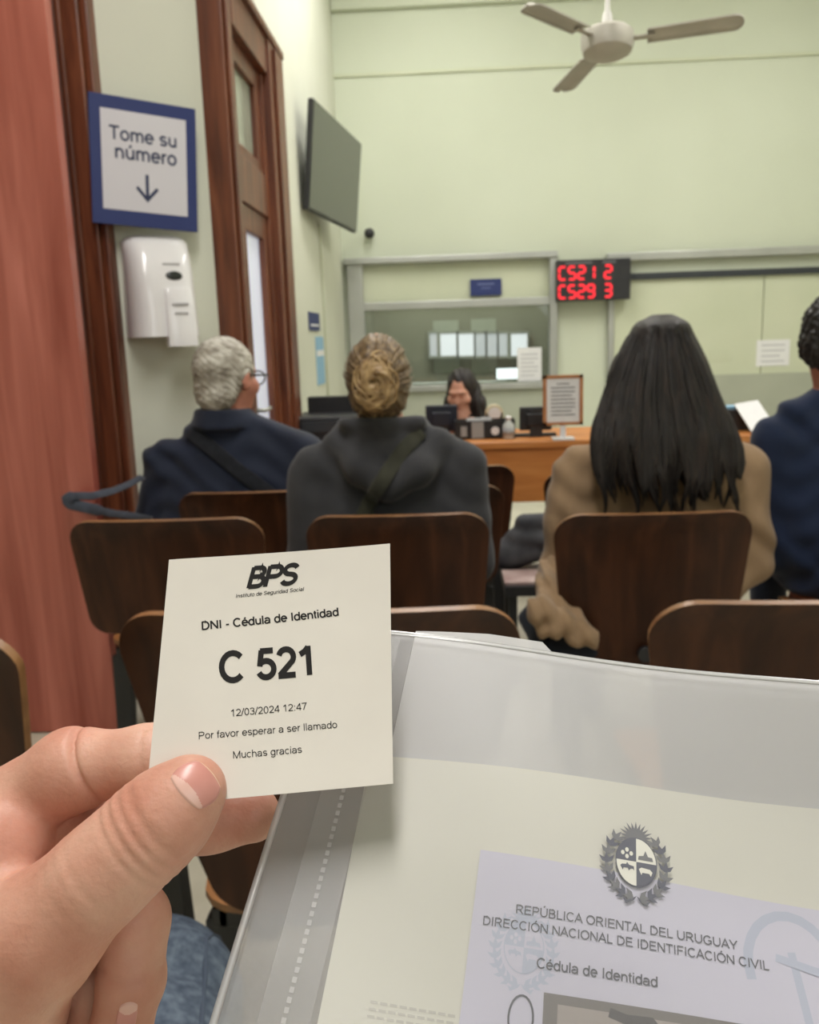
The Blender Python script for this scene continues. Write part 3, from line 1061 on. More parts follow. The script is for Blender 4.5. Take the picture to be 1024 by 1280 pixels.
# low shelf and a bright glowing panel seen through the glass
a, b = P(515, 480, 9.9), P(640, 470, 9.9)
sh_ = thing('office_shelf', 'low white shelf unit standing in the office behind the counter glass', 'shelf', ((a.x + b.x) / 2, 9.95, 0))
W_ = b.x - a.x
obj('shelf_top', boxes(((-W_ / 2, -.15, a.z - .04), (W_ / 2, .2, a.z))), M['paper'], sh_, local=True)
obj('shelf_body', boxes(((-W_ / 2 + .02, -.12, 0), (-W_ / 2 + .05, .19, a.z - .04)), ((W_ / 2 - .05, -.12, 0), (W_ / 2 - .02, .19, a.z - .04)), ((-W_ / 2 + .05, .17, 0), (W_ / 2 - .05, .19, a.z - .04)), ((-W_ / 2 + .05, -.12, .3), (W_ / 2 - .05, .17, .33))), M['grey_panel'], sh_, local=True)
a, b = P(621, 474, 9.7), P(650, 460, 9.7)
ml = thing('office_panel', 'bright glowing panel in the office behind the glass', 'monitor', ((a.x + b.x) / 2, 9.7, 0))
W_ = b.x - a.x
obj('housing', boxes(((-W_ / 2 - .01, .004, a.z - .015), (W_ / 2 + .01, .03, b.z + .01))), M['black_plastic'], ml, local=True)
obj('screen', boxes(((-W_ / 2, 0, a.z), (W_ / 2, .006, b.z))), emit('lit_panel', (.9, .97, 1), 1.6), ml, local=True)
obj('stand', boxes(((-.02, .01, .0), (.02, .025, a.z)), ((-.12, -.08, 0), (.12, .1, .015))), M['black_plastic'], ml, local=True)

# ---- ceiling fan
FT = Matrix.Rotation(math.radians(-8), 4, 'X')
fp = P(759, 52, 5.0)
fan = thing('ceiling_fan', 'grey three-bladed ceiling fan hanging on a thin white rod', 'ceiling fan', fp)
bm = lathe(bmesh.new(), [(.012, -.085), (.075, -.08), (.125, -.055), (.135, -.02), (.135, .03), (.115, .05), (.06, .06), (.045, .07)], (0, 0, 0), 32, M=FT)
obj('motor', bm, M['fan_metal'], fan, local=True, smooth='auto')
bm = lathe(bmesh.new(), [(.034, .06), (.022, .13), (.012, .15), (.012, CH - fp.z - .1), (.05, CH - fp.z - .08), (.06, CH - fp.z)], (0, 0, 0), 20)
obj('rod', bm, mat('rod_paint', s2l(196, 194, 188), .5), fan, local=True, smooth='auto')
for ang, L in ((-13, .665), (-138, .60), (105, .62)):
    R = FT @ Matrix.Rotation(math.radians(ang), 4, 'Z') @ Matrix.Rotation(math.radians(-7), 4, 'X')
    bm = bmesh.new()
    box(bm, (.10, -.018, -.006), (.24, .018, .002), R)
    bl = bmesh.new()
    prof = []
    for i in range(19):
        t = math.sin(i / 18 * PI / 2)
        x = .20 + (L - .20) * t
        w_ = (.062 + .008 * t) * (1 if t < .9 else math.sqrt(max(.02, 1 - ((t - .9) / .1) ** 2)))
        prof.append((x, w_))
    up = [[bl.verts.new(R @ Vector((x, s * w_, zz + .012 * (1 - s * s)))) for s in (-1, -.5, 0, .5, 1)] for zz in (-.004, .002) for x, w_ in prof]
    N = len(prof)
    for k in (0, 1):
        for i in range(N - 1):
            for j in range(4):
                bl.faces.new((up[k * N + i][j], up[k * N + i][j + 1], up[k * N + i + 1][j + 1], up[k * N + i + 1][j])).smooth = True
    for i in range(N - 1):
        for j in (0, 4):
            bl.faces.new((up[i][j], up[i + 1][j], up[N + i + 1][j], up[N + i][j]))
    for i in (0, N - 1):
        for j in range(4):
            bl.faces.new((up[i][j], up[i][j + 1], up[N + i][j + 1], up[N + i][j]))
    b_ = obj('blade', bl, M['fan_metal'], fan, local=True)
    ir = obj('blade_iron', bm, M['fan_metal'], b_, local=True)
# ================================================================== chairs
def rrect_halfwidth(z, z0, z1, wfn, r0, r1):
    w = wfn(z)
    for zc, r in ((z - z0, r0), (z1 - z, r1)):
        if zc < r:
            w -= r - math.sqrt(max(0.0, r * r - (r - zc) ** 2))
    return w


def slab_mesh(name, rows, th, parent, mats):
    """rows: list of rows of points (front surface) and matching normals -> solid plywood sheet with its own edge material"""
    bm = bmesh.new()
    Fv, Bv = [], []
    for row in rows:
        Fv.append([bm.verts.new(p) for p, n in row])
        Bv.append([bm.verts.new(p + n * th) for p, n in row])
    m, k = len(rows), len(rows[0])
    for j in range(m - 1):
        for i in range(k - 1):
            f1 = bm.faces.new((Fv[j][i], Fv[j][i + 1], Fv[j + 1][i + 1], Fv[j + 1][i]))
            f2 = bm.faces.new((Bv[j][i + 1], Bv[j][i], Bv[j + 1][i], Bv[j + 1][i + 1]))
            f1.smooth = f2.smooth = True
    rim = []
    rim += [(0, i, 0, i + 1) for i in range(k - 1)] + [(m - 1, i + 1, m - 1, i) for i in range(k - 1)]
    rim += [(j + 1, 0, j, 0) for j in range(m - 1)] + [(j, k - 1, j + 1, k - 1) for j in range(m - 1)]
    for a, b, c, d in rim:
        f = bm.faces.new((Fv[a][b], Bv[a][b], Bv[c][d], Fv[c][d]))
        f.material_index = 1
        f.smooth = True
    o = obj(name, bm, mats, parent, local=True)
    o.data.set_sharp_from_angle(angle=math.radians(50)) if hasattr(o.data, 'set_sharp_from_angle') else None
    return o


def make_chair(loc, rz, W, T, label, z0=.455, seat_z=.45, taper=.86, group='plywood waiting chairs', lean=.13, bow=.022, depth=.40):
    t = thing('waiting_chair', label, 'chair', loc, rz, group)
    hw = W / 2

    def wfn(z):
        k = (z - z0) / (T - z0)
        return hw * (taper + (1 - taper) * min(1, k * 1.15) ** .8)
    rT, rB = min(.07, .3 * (T - z0)), min(.045, .25 * (T - z0))
    zs = [z0 + rB * (1 - math.cos(a * PI / 2 / 7)) for a in range(8)]
    zs += [z0 + rB + (T - z0 - rB - rT) * i / 8 for i in range(1, 8)]
    zs += [T - rT * (1 - math.sin(a * PI / 2 / 9)) for a in range(0, 10)]
    rows = []
    for z in zs:
        w = rrect_halfwidth(z, z0, T, wfn, rB, rT)
        row = []
        for i in range(21):
            s = i / 20 * 2 - 1
            x = s * w
            y = -(z - z0) * lean + bow * (x / hw) ** 2 + .025 * max(0, (z - T + .08) / .08) ** 2 * -1
            n = Vector((-2 * bow * x / hw ** 2, 1, lean)).normalized()
            row.append((Vector((x, y, z)), n))
        rows.append(row)
    b = slab_mesh('backrest', rows, .016, t, [M['chair_wood'], M['chair_edge']])
    bevel(b, .004, 2)
    # seat
    rows = []
    sd = depth
    y0 = .035
    for j in range(15):
        a = j / 14
        y = y0 + sd * (1 - math.cos(a * PI)) / 2
        w = rrect_halfwidth(y, y0, y0 + sd, lambda q: hw * (.80 + .10 * (q - y0) / sd), .07, .07)
        row = []
        for i in range(17):
            s = i / 16 * 2 - 1
            k = (y - y0) / sd
            z = seat_z - .012 * (1 - s * s) * math.sin(PI * min(1, k * 1.1)) - .02 * max(0, (k - .75) / .25) ** 2
            row.append((Vector((s * w, y, z)), Vector((0, 0, -1))))
        rows.append(row)
    s_ = slab_mesh('seat', rows, .014, t, [M['seat_wood'], M['chair_edge']])
    zr = seat_z - .05
    bm = boxes(((-hw * .72, y0 + .03, zr - .012), (hw * .72, y0 + .075, zr + .03)), ((-hw * .72, y0 + sd - .11, zr - .012), (hw * .72, y0 + sd - .065, zr + .03)),
               ((-hw * .76, y0 + .03, zr - .012), (-hw * .66, y0 + sd - .06, zr + .024)), ((hw * .66, y0 + .03, zr - .012), (hw * .76, y0 + sd - .06, zr + .024)))
    bevel(obj('seat_frame', bm, M['black_metal'], t, local=True), .003)
    for sx in (-1, 1):
        bm = boxes(((sx * hw * .42 - .022, .018, zr), (sx * hw * .42 + .022, .030, z0 + .10)), ((sx * hw * .42 - .022, .018, zr), (sx * hw * .42 + .022, y0 + .06, zr + .012)))
        for v in bm.verts:
            if v.co.z > z0:
                v.co.y -= (v.co.z - z0) * lean - .008
        obj('back_bracket', bm, M['black_metal'], t, local=True)
        for yy, dy in ((y0 + .05, -.02), (y0 + sd - .09, .02)):
            bm = bmesh.new()
            x = sx * hw * .71
            r = bmesh.ops.create_cube(bm, size=1)
            for v in r['verts']:
                top = v.co.z > 0
                v.co = Vector((x + v.co.x * .055 * (1 if top else .8) + (0 if top else sx * .01), yy + v.co.y * .032 + (0 if top else dy), zr if top else .012))
            lg = bevel(obj('leg', bm, M['black_metal'], t, local=True), .004)
            bm = boxes(((x + sx * .01 - .028, yy + dy - .022, 0), (x + sx * .01 + .028, yy + dy + .022, .016)))
            obj('foot_cap', bm, M['black_plastic'], lg, local=True)
    return t


def chair_px(u0, u1, vtop, Y, label, rz=0.0, **kw):
    a, b = P(u0, vtop, Y), P(u1, vtop, Y)
    T = (a.z + b.z) / 2
    return make_chair(Vector(((a.x + b.x) / 2, Y, 0)) + Vector((0, .05, 0)), rz, b.x - a.x, T, label, **kw)


G2 = 'brown plywood waiting chairs'
chair_px(140, 652, 757, 1.24, 'large dark plywood chair right behind the held ticket, empty', taper=.62, z0=P(290, 1143, 1.29).z, seat_z=P(222, 1100, 1.40).z, depth=.44)
chair_px(815, 1330, 747, 1.24, 'large dark plywood chair with worn top edge coloured as lit at the right, behind the plastic sleeve', taper=.8, z0=.44, depth=.44)
make_chair((xat(-206, 1.22), 1.20, 0), math.radians(-16), .58, .90, 'dark plywood chair cut off by the left edge, only its right rim showing', taper=.75, z0=.44, depth=.42)
chair_px(76, 326, 650, 2.2, 'empty dark plywood chair in front of the red wooden door', z0=.49, seat_z=.455, taper=.9)
chair_px(378, 613, 643, 2.2, 'dark plywood chair the woman with the blonde bun sits on', z0=.42, taper=.86)
dw = chair_px(693, 946, 640, 2.2, 'dark plywood chair the woman with long dark hair sits on', z0=.365, taper=.84)
hp_ = P(806, 816, 2.236)
obj('hole_disc', lathe(bmesh.new(), [(.020, 0), (.020, .02)], hp_, 20, M=Matrix.Rotation(PI / 2, 4, 'X')), M['black_plastic'], dw)  # black disc added to read as a dark hole in the backrest
chair_px(1046, 1290, 648, 2.2, 'plywood chair of the man in navy at the right edge', z0=.42, taper=.86)
chair_px(217, 402, 615, 2.79, 'reddish brown plywood chair the grey-haired man sits on', z0=.43)
chair_px(452, 632, 608, 2.85, 'plywood chair half hidden behind the blonde woman, in front of the one by the desk', z0=.43)
chair_px(497, 645, 583, 3.42, 'plywood chair standing against the wooden desk beside the blonde woman', z0=.43)
chair_px(680, 828, 590, 3.42, 'plywood chair by the desk mostly hidden by the woman with long dark hair', z0=.43)

# stand-ins between the rows: chair seat, its reflected light, a grey heap
bx = P(660, 728, 3.15)
bn = thing('low_seat', 'low black stand-in for a chair seat, between the two women', 'low_seat', (bx.x, 3.2, 0))
obj('seat', boxes(((-.09, -.16, bx.z - .02), (.20, .16, bx.z + .015))), M['black_plastic'], bn, local=True)
for sx in (-.06, .16):
    for sy in (-.12, .12):
        obj('leg', boxes(((sx - .015, sy - .015, 0), (sx + .015, sy + .015, bx.z - .02))), M['black_metal'], bn, local=True)
bm = boxes(((bx.x - .09, 3.06, bx.z + .016), (bx.x + .10, 3.24, bx.z + .026)))
tag(obj('seat_sheen', bm, noisy(mat('seat_sheen_colour', s2l(176, 150, 144), .4), [s2l(150, 120, 116), s2l(196, 176, 170)], nscale=9)), 'pinkish slab standing in for light reflected off a chair seat', 'seat_sheen')  # pinkish slab painted as the sheen of a chair seat
fl = Field((bx.x - .16, 3.10, bx.z + .0), (bx.x + .2, 3.42, bx.z + .32), .008)
fl.add(f_chain([(bx.x - .06, 3.30, bx.z + .07), (bx.x + .03, 3.30, bx.z + .085)], [.065, .05], .02, (1, .8, 1)), .03)
fl.add(f_chain([(bx.x - .02, 3.30, bx.z + .14), (bx.x + .10, 3.28, bx.z + .13)], [.05, .045], .02, (1, .9, .7)), .02)
fl.add(f_chain([(bx.x + .0, 3.30, bx.z + .19), (bx.x + .11, 3.29, bx.z + .20)], [.035, .03], .02), .02)
fl.cut(lambda X, Y, Z: bx.z + .016 - Z + 0 * X)
tag(link_mesh('grey_heap', fl.mesh('grey_heap'), noisy(mat('heap_cloth', s2l(72, 74, 80), .9), [s2l(52, 54, 60), s2l(100, 100, 104)], nscale=8, bump=.2, bscale=30)), 'crumpled grey heap added for unclear grey shapes above the low black seat', 'coat')  # added heap filling in unclear grey shapes

# ================================================================== reception desk
DKY = 4.15
dx0, dx1 = xat(392, DKY), xat(1012, DKY)
dzt = zat(655, 551, DKY)
dzb = zat(640, 628, DKY)
desk = thing('reception_desk', 'long orange-brown wooden reception desk in front of the counter window', 'desk', ((dx0 + dx1) / 2, DKY + .27, 0))
hw = (dx1 - dx0) / 2
bevel(obj('desk_top', boxes(((-hw - .02, -.29, dzt - .035), (hw + .02, .29, dzt))), M['desk_wood'], desk, local=True), .006)
bevel(obj('front_panel', boxes(((-hw, -.27, dzb), (hw, -.248, dzt - .035))), M['desk_wood'], desk, local=True), .003)
for sx in (-1, 1):
    obj('side_panel', boxes(((sx * hw - .015, -.245, 0), (sx * hw + .015, .27, dzt - .035))), M['desk_wood'], desk, local=True)
obj('drawer_unit', boxes(((.30, -.2, .05), (.75, .25, dzt - .036))), M['black_plastic'], desk, local=True)


def desk_item(u, Y=DKY + .1):
    return xat(u, Y, 560)


# black printer at the far left of the desk
Y = DKY + .35
a, b = P(401, 552, Y), P(432, 517, Y)
pr = thing('printer', 'black office printer on the desk at the left of the blonde bun', 'printer', ((a.x + b.x) / 2, Y, dzt))
w_, h_ = .36, b.z - dzt
bevel(obj('body', boxes(((-w_ / 2, -.15, 0), (w_ / 2, .2, h_))), M['black_plastic'], pr, local=True), .01)
obj('paper_tray', boxes(((-w_ / 2 + .04, .1, h_), (w_ / 2 - .04, .2, h_ + .08))), M['black_plastic'], pr, local=True)
obj('output_slot', boxes(((-w_ / 2 + .05, -.17, .05), (w_ / 2 - .05, -.15, .10))), M['dark_metal'], pr, local=True)


def monitor(u0, u1, vt, vb, Y, lab, col, face_back=True):
    a, b = P(u0, vb, Y), P(u1, vt, Y)
    W, z0, z1 = b.x - a.x, a.z, b.z
    t = thing('computer_monitor', lab, 'monitor', ((a.x + b.x) / 2, Y, dzt))
    z0 -= dzt
    z1 -= dzt
    z0 = max(z0, .03)
    o = obj('housing', boxes(((-W / 2, 0, z0), (W / 2, .03, z1)), ((-W * .3, -.025, z0 + (z1 - z0) * .2), (W * .3, 0, z0 + (z1 - z0) * .75))), col, t, local=True)
    bevel(o, .006)
    obj('screen', boxes(((-W / 2 + .01, .0295, z0 + .012), (W / 2 - .01, .032, z1 - .01))), M['screen'], t, local=True)
    obj('stand', boxes(((-.03, -.02, 0), (.03, .0, z0 + .1)), ((-.1, -.0, 0), (.1, .07, .012))), M['black_plastic'], t, local=True)
    return t


monitor(533, 572, 506, 546, DKY + .225, 'dark navy computer monitor seen from behind, in front of the receptionist', noisy(mat('monitor_shell', s2l(26, 30, 44), .5), [s2l(22, 26, 38), s2l(30, 34, 50)], nscale=6))
t_ = monitor(650, 690, 508, 549, DKY + .16, 'black computer monitor on the desk just behind the wood-framed notice', M['black_plastic'])
# tray of folders
Y = DKY + .12
a, b = P(569, 552, Y), P(644, 524, Y)
fo = thing('file_organiser', 'black desk file organiser with pale folders and a round white sticker', 'file organiser', ((a.x + b.x) / 2, Y, dzt))
W_, h_ = b.x - a.x, b.z - dzt
obj('box', boxes(((-W_ / 2, 0, 0), (W_ / 2, .012, h_ * .96)), ((-W_ / 2, .012, 0), (-W_ / 2 + .008, .09, h_)), ((W_ / 2 - .008, .012, 0), (W_ / 2, .09, h_)), ((-W_ / 2, .08, 0), (W_ / 2, .09, h_)), ((-W_ / 2, .0, 0), (W_ / 2, .09, .006))), M['black_plastic'], fo, local=True)
obj('label', boxes(((-W_ * .40, -.002, h_ * .15), (-W_ * .30, .001, h_ * .7)), ((-W_ * .22, -.002, h_ * .05), (-W_ * .02, .001, h_ * .92))), mat('grey_label', s2l(150, 152, 152), .7), fo, local=True)
bm = lathe(bmesh.new(), [(.020, 0), (.020, .003)], (W_ * .17, -.003, h_ * .42), 20, M=Matrix.Rotation(PI / 2, 4, 'X'))
obj('sticker', bm, M['paper'], fo, local=True)
bm = boxes(((-W_ * .05, .05, .01), (W_ * .12, .054, h_ * 1.12)), ((-W_ * .3, .07, .01), (W_ * .1, .074, h_ * 1.05)))
obj('folder', bm, M['paper'], fo, local=True)
# round cream stamp holder on the organiser's far side
Y = DKY + .42
a, b = P(608, 526, Y), P(628, 505, Y)
ck = thing('desk_clock', 'small rounded cream desk clock in front of the receptionist', 'clock', ((a.x + b.x) / 2, Y, dzt))
hh = b.z - dzt
bm = bmesh.new()
tube(bm, [(0, -.03, hh - .045), (0, .03, hh - .045)], .045, 20)
box(bm, (-.045, -.03, 0), (.045, .03, hh - .045))
obj('clock_body', bm, mat('cream_plastic', s2l(214, 206, 176), .4), ck, local=True)
bm = lathe(bmesh.new(), [(.032, 0), (.032, .003)], (0, -.031, hh - .045), 20, M=Matrix.Rotation(PI / 2, 4, 'X'))
obj('dial', bm, M['paper'], ck, local=True)
# bottle
Y = DKY + .10
a, b = P(636, 551, Y), P(636, 520, Y)
bt = thing('sanitiser_bottle', 'clear plastic sanitiser bottle with white cap on the desk', 'bottle', (a.x, Y, dzt))
hh = b.z - dzt
obj('bottle_body', lathe(bmesh.new(), [(.024, 0), (.027, .006), (.027, hh * .62), (.012, hh * .78), (.011, hh * .84)], (0, 0, 0), 20), mat('clear_plastic', s2l(190, 194, 190), .15), bt, local=True)
obj('cap', lathe(bmesh.new(), [(.014, hh * .84), (.014, hh * .97), (.008, hh)], (0, 0, 0), 16), M['white_plastic'], bt, local=True)
obj('label', lathe(bmesh.new(), [(.0275, hh * .15), (.0275, hh * .5)], (0, 0, 0), 20), mat('bottle_label', s2l(160, 164, 166), .5), bt, local=True)
# framed notice on a stand
Y = DKY + .02
a, b = P(679, 532, Y), P(729, 468, Y)
fn_ = thing('framed_notice', 'typed white notice in a light wooden frame standing on the desk', 'framed notice', ((a.x + b.x) / 2, Y, dzt))
W_, z0, z1 = b.x - a.x, a.z - dzt, b.z - dzt
bm = boxes(((-W_ / 2, -.008, z0), (-W_ / 2 + .016, .008, z1)), ((W_ / 2 - .016, -.008, z0), (W_ / 2, .008, z1)), ((-W_ / 2, -.008, z1 - .014), (W_ / 2, .008, z1)), ((-W_ / 2, -.008, z0), (W_ / 2, .008, z0 + .014)))
obj('frame', bm, noisy(mat('frame_wood', s2l(176, 116, 70), .5), [s2l(160, 100, 58), s2l(188, 128, 80)], nscale=12), fn_, local=True)
bm = boxes(((-W_ / 2 + .014, -.003, z0 + .012), (W_ / 2 - .014, .004, z1 - .012)))
for i in range(9):
    zz = z1 - .04 - i * (z1 - z0 - .07) / 9
    box(bm, (-W_ * (.30 if i else .16), -.004, zz - .0025), (W_ * (.30 - .08 * (i % 4 == 3)) if i else W_ * .16, -.0025, zz + .0025), None, 1)
obj('sheet', bm, [M['paper'], M['ink_mid']], fn_, local=True)
obj('stand', boxes(((-.012, -.004, 0), (.012, .012, z0 + .05)), ((-.05, -.04, 0), (.05, .05, .008))), M['white_plastic'], fn_, local=True)
# things at the right end of the desk, seen between the long hair and the navy jacket
Y = DKY + .2
a = P(900, 532, Y)
pl = P(936, 530, DKY + .0)
bm = boxes(((-.06, -.10, 0), (.06, .10, .003)), M=Matrix.Translation((P(936, 540, Y).x, Y - .08, dzt + .072)) @ Matrix.Rotation(math.radians(38), 4, 'X') @ Matrix.Rotation(.2, 4, 'Z'))
tag(obj('paper_sheet', bm, M['paper']), 'white sheet of paper leaning up on the desk beside the navy jacket', 'paper')
bm = boxes(((P(895, 530, Y).x, Y - .02, dzt), (P(950, 530, Y).x, Y + .12, P(900, 512, Y).z)))
kb = tag(bevel(obj('document_tray', bm, M['black_plastic']), .004), 'black document tray on the desk to the right of the long dark hair', 'tray')
bm = boxes(((P(903, 520, Y).x, Y - .0, P(900, 512, Y).z + .001), (P(925, 520, Y).x, Y + .1, P(900, 509, Y).z + .001)))
tag(obj('paper_stack', bm, M['blue_paper']), 'pale bluish papers on top of the black document tray', 'papers')
bm = boxes(((P(520, 548, DKY + .3).x, DKY + .31, dzt), (P(546, 548, DKY + .3).x, DKY + .305, P(530, 523, DKY + .3).z)), ((P(524, 548, DKY + .3).x, DKY + .305, dzt), (P(542, 548, DKY + .3).x, DKY + .36, dzt + .004)))
tag(obj('card_holder', bm, mat('lilac_card', s2l(150, 156, 186), .5)), 'pale lilac card standing on the desk right of the blonde head', 'card')
# ================================================================== people
def skin_mat(name, c, bump=.25):
    d = tuple(x * .82 for x in c)
    l = tuple(min(1, x * 1.1) for x in c)
    return noisy(mat(name, c, .5, spec=.4, Subsurface_Weight=.08, Subsurface_Scale=.01), [(d[0], d[1] * .92, d[2] * .92), c, l], nscale=22, detail=5, bump=bump, bscale=260, bdist=.0006)


def cloth_mat(name, c0, c1, nscale=10, bump=.35, bscale=300, rough=.9):
    return noisy(mat(name, c0, rough, spec=.2, Sheen_Weight=.15), [c0, c1], nscale=nscale, detail=6, bump=bump, bscale=bscale, bdist=.002)


def hair_mat(name, cols, stretch=(60, 60, 6), rough=.42):
    m = noisy(mat(name, cols[0], rough, spec=.45), cols, scale=stretch, nscale=1.0, detail=4, bump=.5, bscale=1.6, bdist=.004)
    return m


M['skin'] = skin_mat('skin', s2l(206, 156, 134))
M['skin_ruddy'] = skin_mat('skin_ruddy', s2l(190, 128, 108))
M['skin_olive'] = skin_mat('skin_olive', s2l(176, 126, 102))


def xf(fn, R, c):
    """evaluate a head-space function placed with rotation R at c"""
    Rm = np.array(R.to_3x3())
    c = np.array(c, float)

    def g(X, Y, Z):
        x, y, z = X - c[0], Y - c[1], Z - c[2]
        return fn(Rm[0, 0] * x + Rm[1, 0] * y + Rm[2, 0] * z, Rm[0, 1] * x + Rm[1, 1] * y + Rm[2, 1] * z, Rm[0, 2] * x + Rm[1, 2] * y + Rm[2, 2] * z)
    return g


def head_fn(s=1.0):
    """a head facing +Y, centred between the ears"""
    skull = f_ell((0, -.012, .03), (.074, .094, .098))
    jaw = f_ell((0, .038, -.05), (.056, .058, .066))
    cheek = f_chain([(-.045, .06, -.015), (.045, .06, -.015)], [.026, .026])
    nose = f_chain([(0, .090, .022), (0, .108, -.012), (0, .106, -.020)], [.007, .011, .012], .004)
    brow = f_chain([(-.045, .072, .036), (-.02, .086, .040), (.02, .086, .040), (.045, .072, .036)], [.009, .010, .010, .009], .006)
    lip1 = f_chain([(-.022, .084, -.052), (0, .093, -.049), (.022, .084, -.052)], [.003, .0055, .003], .003)
    lip2 = f_chain([(-.019, .083, -.060), (0, .092, -.061), (.019, .083, -.060)], [.003, .006, .003], .003)
    chin = f_ell((0, .078, -.088), (.022, .018, .018))
    eyes = [f_ell((sx * .031, .092, .014), (.017, .012, .010)) for sx in (-1, 1)]
    ears = [f_ell((sx * .079, -.008, .0), (.010, .020, .032)) for sx in (-1, 1)]
    conch = [f_ell((sx * .092, -.004, .002), (.008, .010, .016)) for sx in (-1, 1)]

    def fn(X, Y, Z):
        X, Y, Z = X / s, Y / s, Z / s
        d = smin(skull(X, Y, Z), jaw(X, Y, Z), .04)
        d = smin(d, cheek(X, Y, Z), .02)
        d = smin(d, brow(X, Y, Z), .016)
        for q in eyes:
            d = -smin(-d, q(X, Y, Z), .010)
        d = smin(d, nose(X, Y, Z), .010)
        d = smin(d, chin(X, Y, Z), .02)
        d = smin(d, lip1(X, Y, Z), .004)
        d = smin(d, lip2(X, Y, Z), .004)
        for q, c_ in zip(ears, conch):
            d = smin(d, -smin(-q(X, Y, Z), c_(X, Y, Z), .004), .006)
        return d * s
    return fn


def offset(fn, r):
    return lambda X, Y, Z: fn(X, Y, Z) + r


def hand_prims(wrist, direction, palm_down=True, mirror=1):
    """a relaxed small hand: palm and five bent fingers"""
    w = Vector(wrist)
    d = Vector(direction).normalized()
    side = d.cross(Vector((0, 0, 1))).normalized() * mirror
    dn = Vector((0, 0, -1))
    out = [f_chain([w, w + d * .05, w + d * .085], [.026, .036, .034], .01, (1, 1, 1))]
    for i, (o, L) in enumerate(((-.030, .07), (-.010, .08), (.010, .075), (.030, .058))):
        a = w + d * .085 + side * o
        out.append(f_chain([a, a + d * L * .5 + dn * .006, a + d * L * .8 + dn * .03], [.010, .009, .008], .004))
    a = w + d * .03 - side * .03
    out.append(f_chain([a, a + d * .035 - side * .025 + dn * .01, a + d * .065 - side * .02 + dn * .02], [.013, .011, .009], .005))
    return out


def seated(label, rows_px, Y, head_px, head_rot, head_s, neck_px, skin, torso_depth=.13, arm=None, knees=None, hips=None, tm=None, tname='sweater', trm=None, shm=None, seat=.465, fold=None, hs=.0075, group=None, cut_neck=None, wide=None, extra=None, chest_y=0.0, tuck=1):
    """one seated figure facing +Y: a continuous body, its top, trousers and shoes. rows_px = (v, left u, right u)"""
    rows = []
    for v, ul, ur in rows_px:
        a, b = P(ul, v, Y), P(ur, v, Y)
        rows.append(((a.z + b.z) / 2, (a.x + b.x) / 2, Y, (b.x - a.x) / 2, torso_depth))
    zt = max(r[0] for r in rows)
    zb = min(r[0] for r in rows)
    cx = sum(r[1] for r in rows[-3:]) / len(rows[-3:])
    # shape the depth: thin at the neck, full at the chest
    rows = [(z, x, y + chest_y * (1 - (zt - z) / (zt - zb)), a, min(d, .055 + .16 * (zt - z) + 0.0) if zt - z < .5 else d) for z, x, y, a, d in rows]
    lowest = min(rows)
    rows.append((seat - .005, cx, Y + .02, min(.20, lowest[3]), torso_depth + .03))
    torso = f_stack(rows, 2.3)
    arms, hands = [], []
    for sh_, el, wr in arm:
        arms.append(f_chain([sh_, el, wr], [.062, .054, .040], .03))
        dv = (Vector(wr) - Vector(el)).normalized()
        hands += hand_prims(Vector(wr) + dv * .01, (dv.x, dv.y, 0), True, 1)
    legs, shoes = [], []
    for hp, kn, an in zip(hips, knees, [(k[0], k[1] - .06 * tuck, .09) for k in knees]):
        legs.append(f_chain([hp, kn, an], [.088, .064, .046], .03))
        shoes.append(f_chain([(an[0], an[1] - .03 * tuck, .045), (an[0], an[1] + .08 * tuck, .045), (an[0], an[1] + .17 * tuck, .035)], [.042, .042, .032], .02))
    hc = Vector(head_px)
    hd = xf(head_fn(head_s), head_rot, hc)
    nb = Vector(neck_px)
    neck = f_chain([hc + head_rot @ Vector((0, -.022, -.045)) * head_s, nb], [.052 * head_s, .066], .02)
    allp = [Vector(p) for p in list(hips) + list(knees)] + [hc] + [Vector(q) for a_ in arm for q in a_]
    lo = np.array([min(min(p[i] for p in allp), min(r[1] - r[3] for r in rows) if i == 0 else 9) for i in range(3)]) - .17
    hi = np.array([max(max(p[i] for p in allp), max(r[1] + r[3] for r in rows) if i == 0 else -9) for i in range(3)]) + .17
    lo[2] = -.01
    hi[1] += .2
    # body
    f = Field(lo, hi, hs)
    f.add(offset(torso, .022))
    for g in arms:
        f.add(offset(g, .014), .03)
    for g in legs:
        f.add(offset(g, .016), .03)
    for g in shoes:
        f.add(offset(g, .012), .02)
    f.add(neck, .035)
    f.add(hd, .02)
    for g in hands:
        f.add(g, .008)
    me = f.mesh('person')
    body = link_mesh('person', me, skin)
    tag(body, label, 'person', group)
    # top
    f = Field(lo, hi, hs)
    f.add(torso)
    for g in arms:
        f.add(g, .035)
    if extra:
        for g, k in extra:
            f.add(g, k)
    if fold:
        s, X, Yy, Z = f.grid()
        f.D = (f.D + fold(X, Yy, Z)).astype(np.float32)
    zc = cut_neck if cut_neck is not None else zt
    f.cut(lambda X, Yy, Z: Z - zc + 0 * X, .01)
    f.cut(lambda X, Yy, Z: (seat + .0) - Z + 0 * X, .02)
    top = link_mesh(tname, f.mesh(tname), tm, body)
    # trousers and shoes
    f = Field(lo, hi, hs)
    for g in legs:
        f.add(g, .03)
    f.add(f_ell((cx, Y + .03, seat + .075), (.19, .15, .082)), .04)
    f.cut(lambda X, Yy, Z: .085 - Z + 0 * X, .005)
    link_mesh('trousers', f.mesh('trousers'), trm, body)
    for g, kn in zip(shoes, [(k[0], k[1] - .06 * tuck) for k in knees]):
        f = Field((kn[0] - .09, kn[1] - .28, -.005), (kn[0] + .09, kn[1] + .28, .12), .006)
        f.add(g)
        f.cut(lambda X, Yy, Z: .004 - Z + 0 * X)
        link_mesh('shoe', f.mesh('shoe'), shm, body)
    return body, top, hc


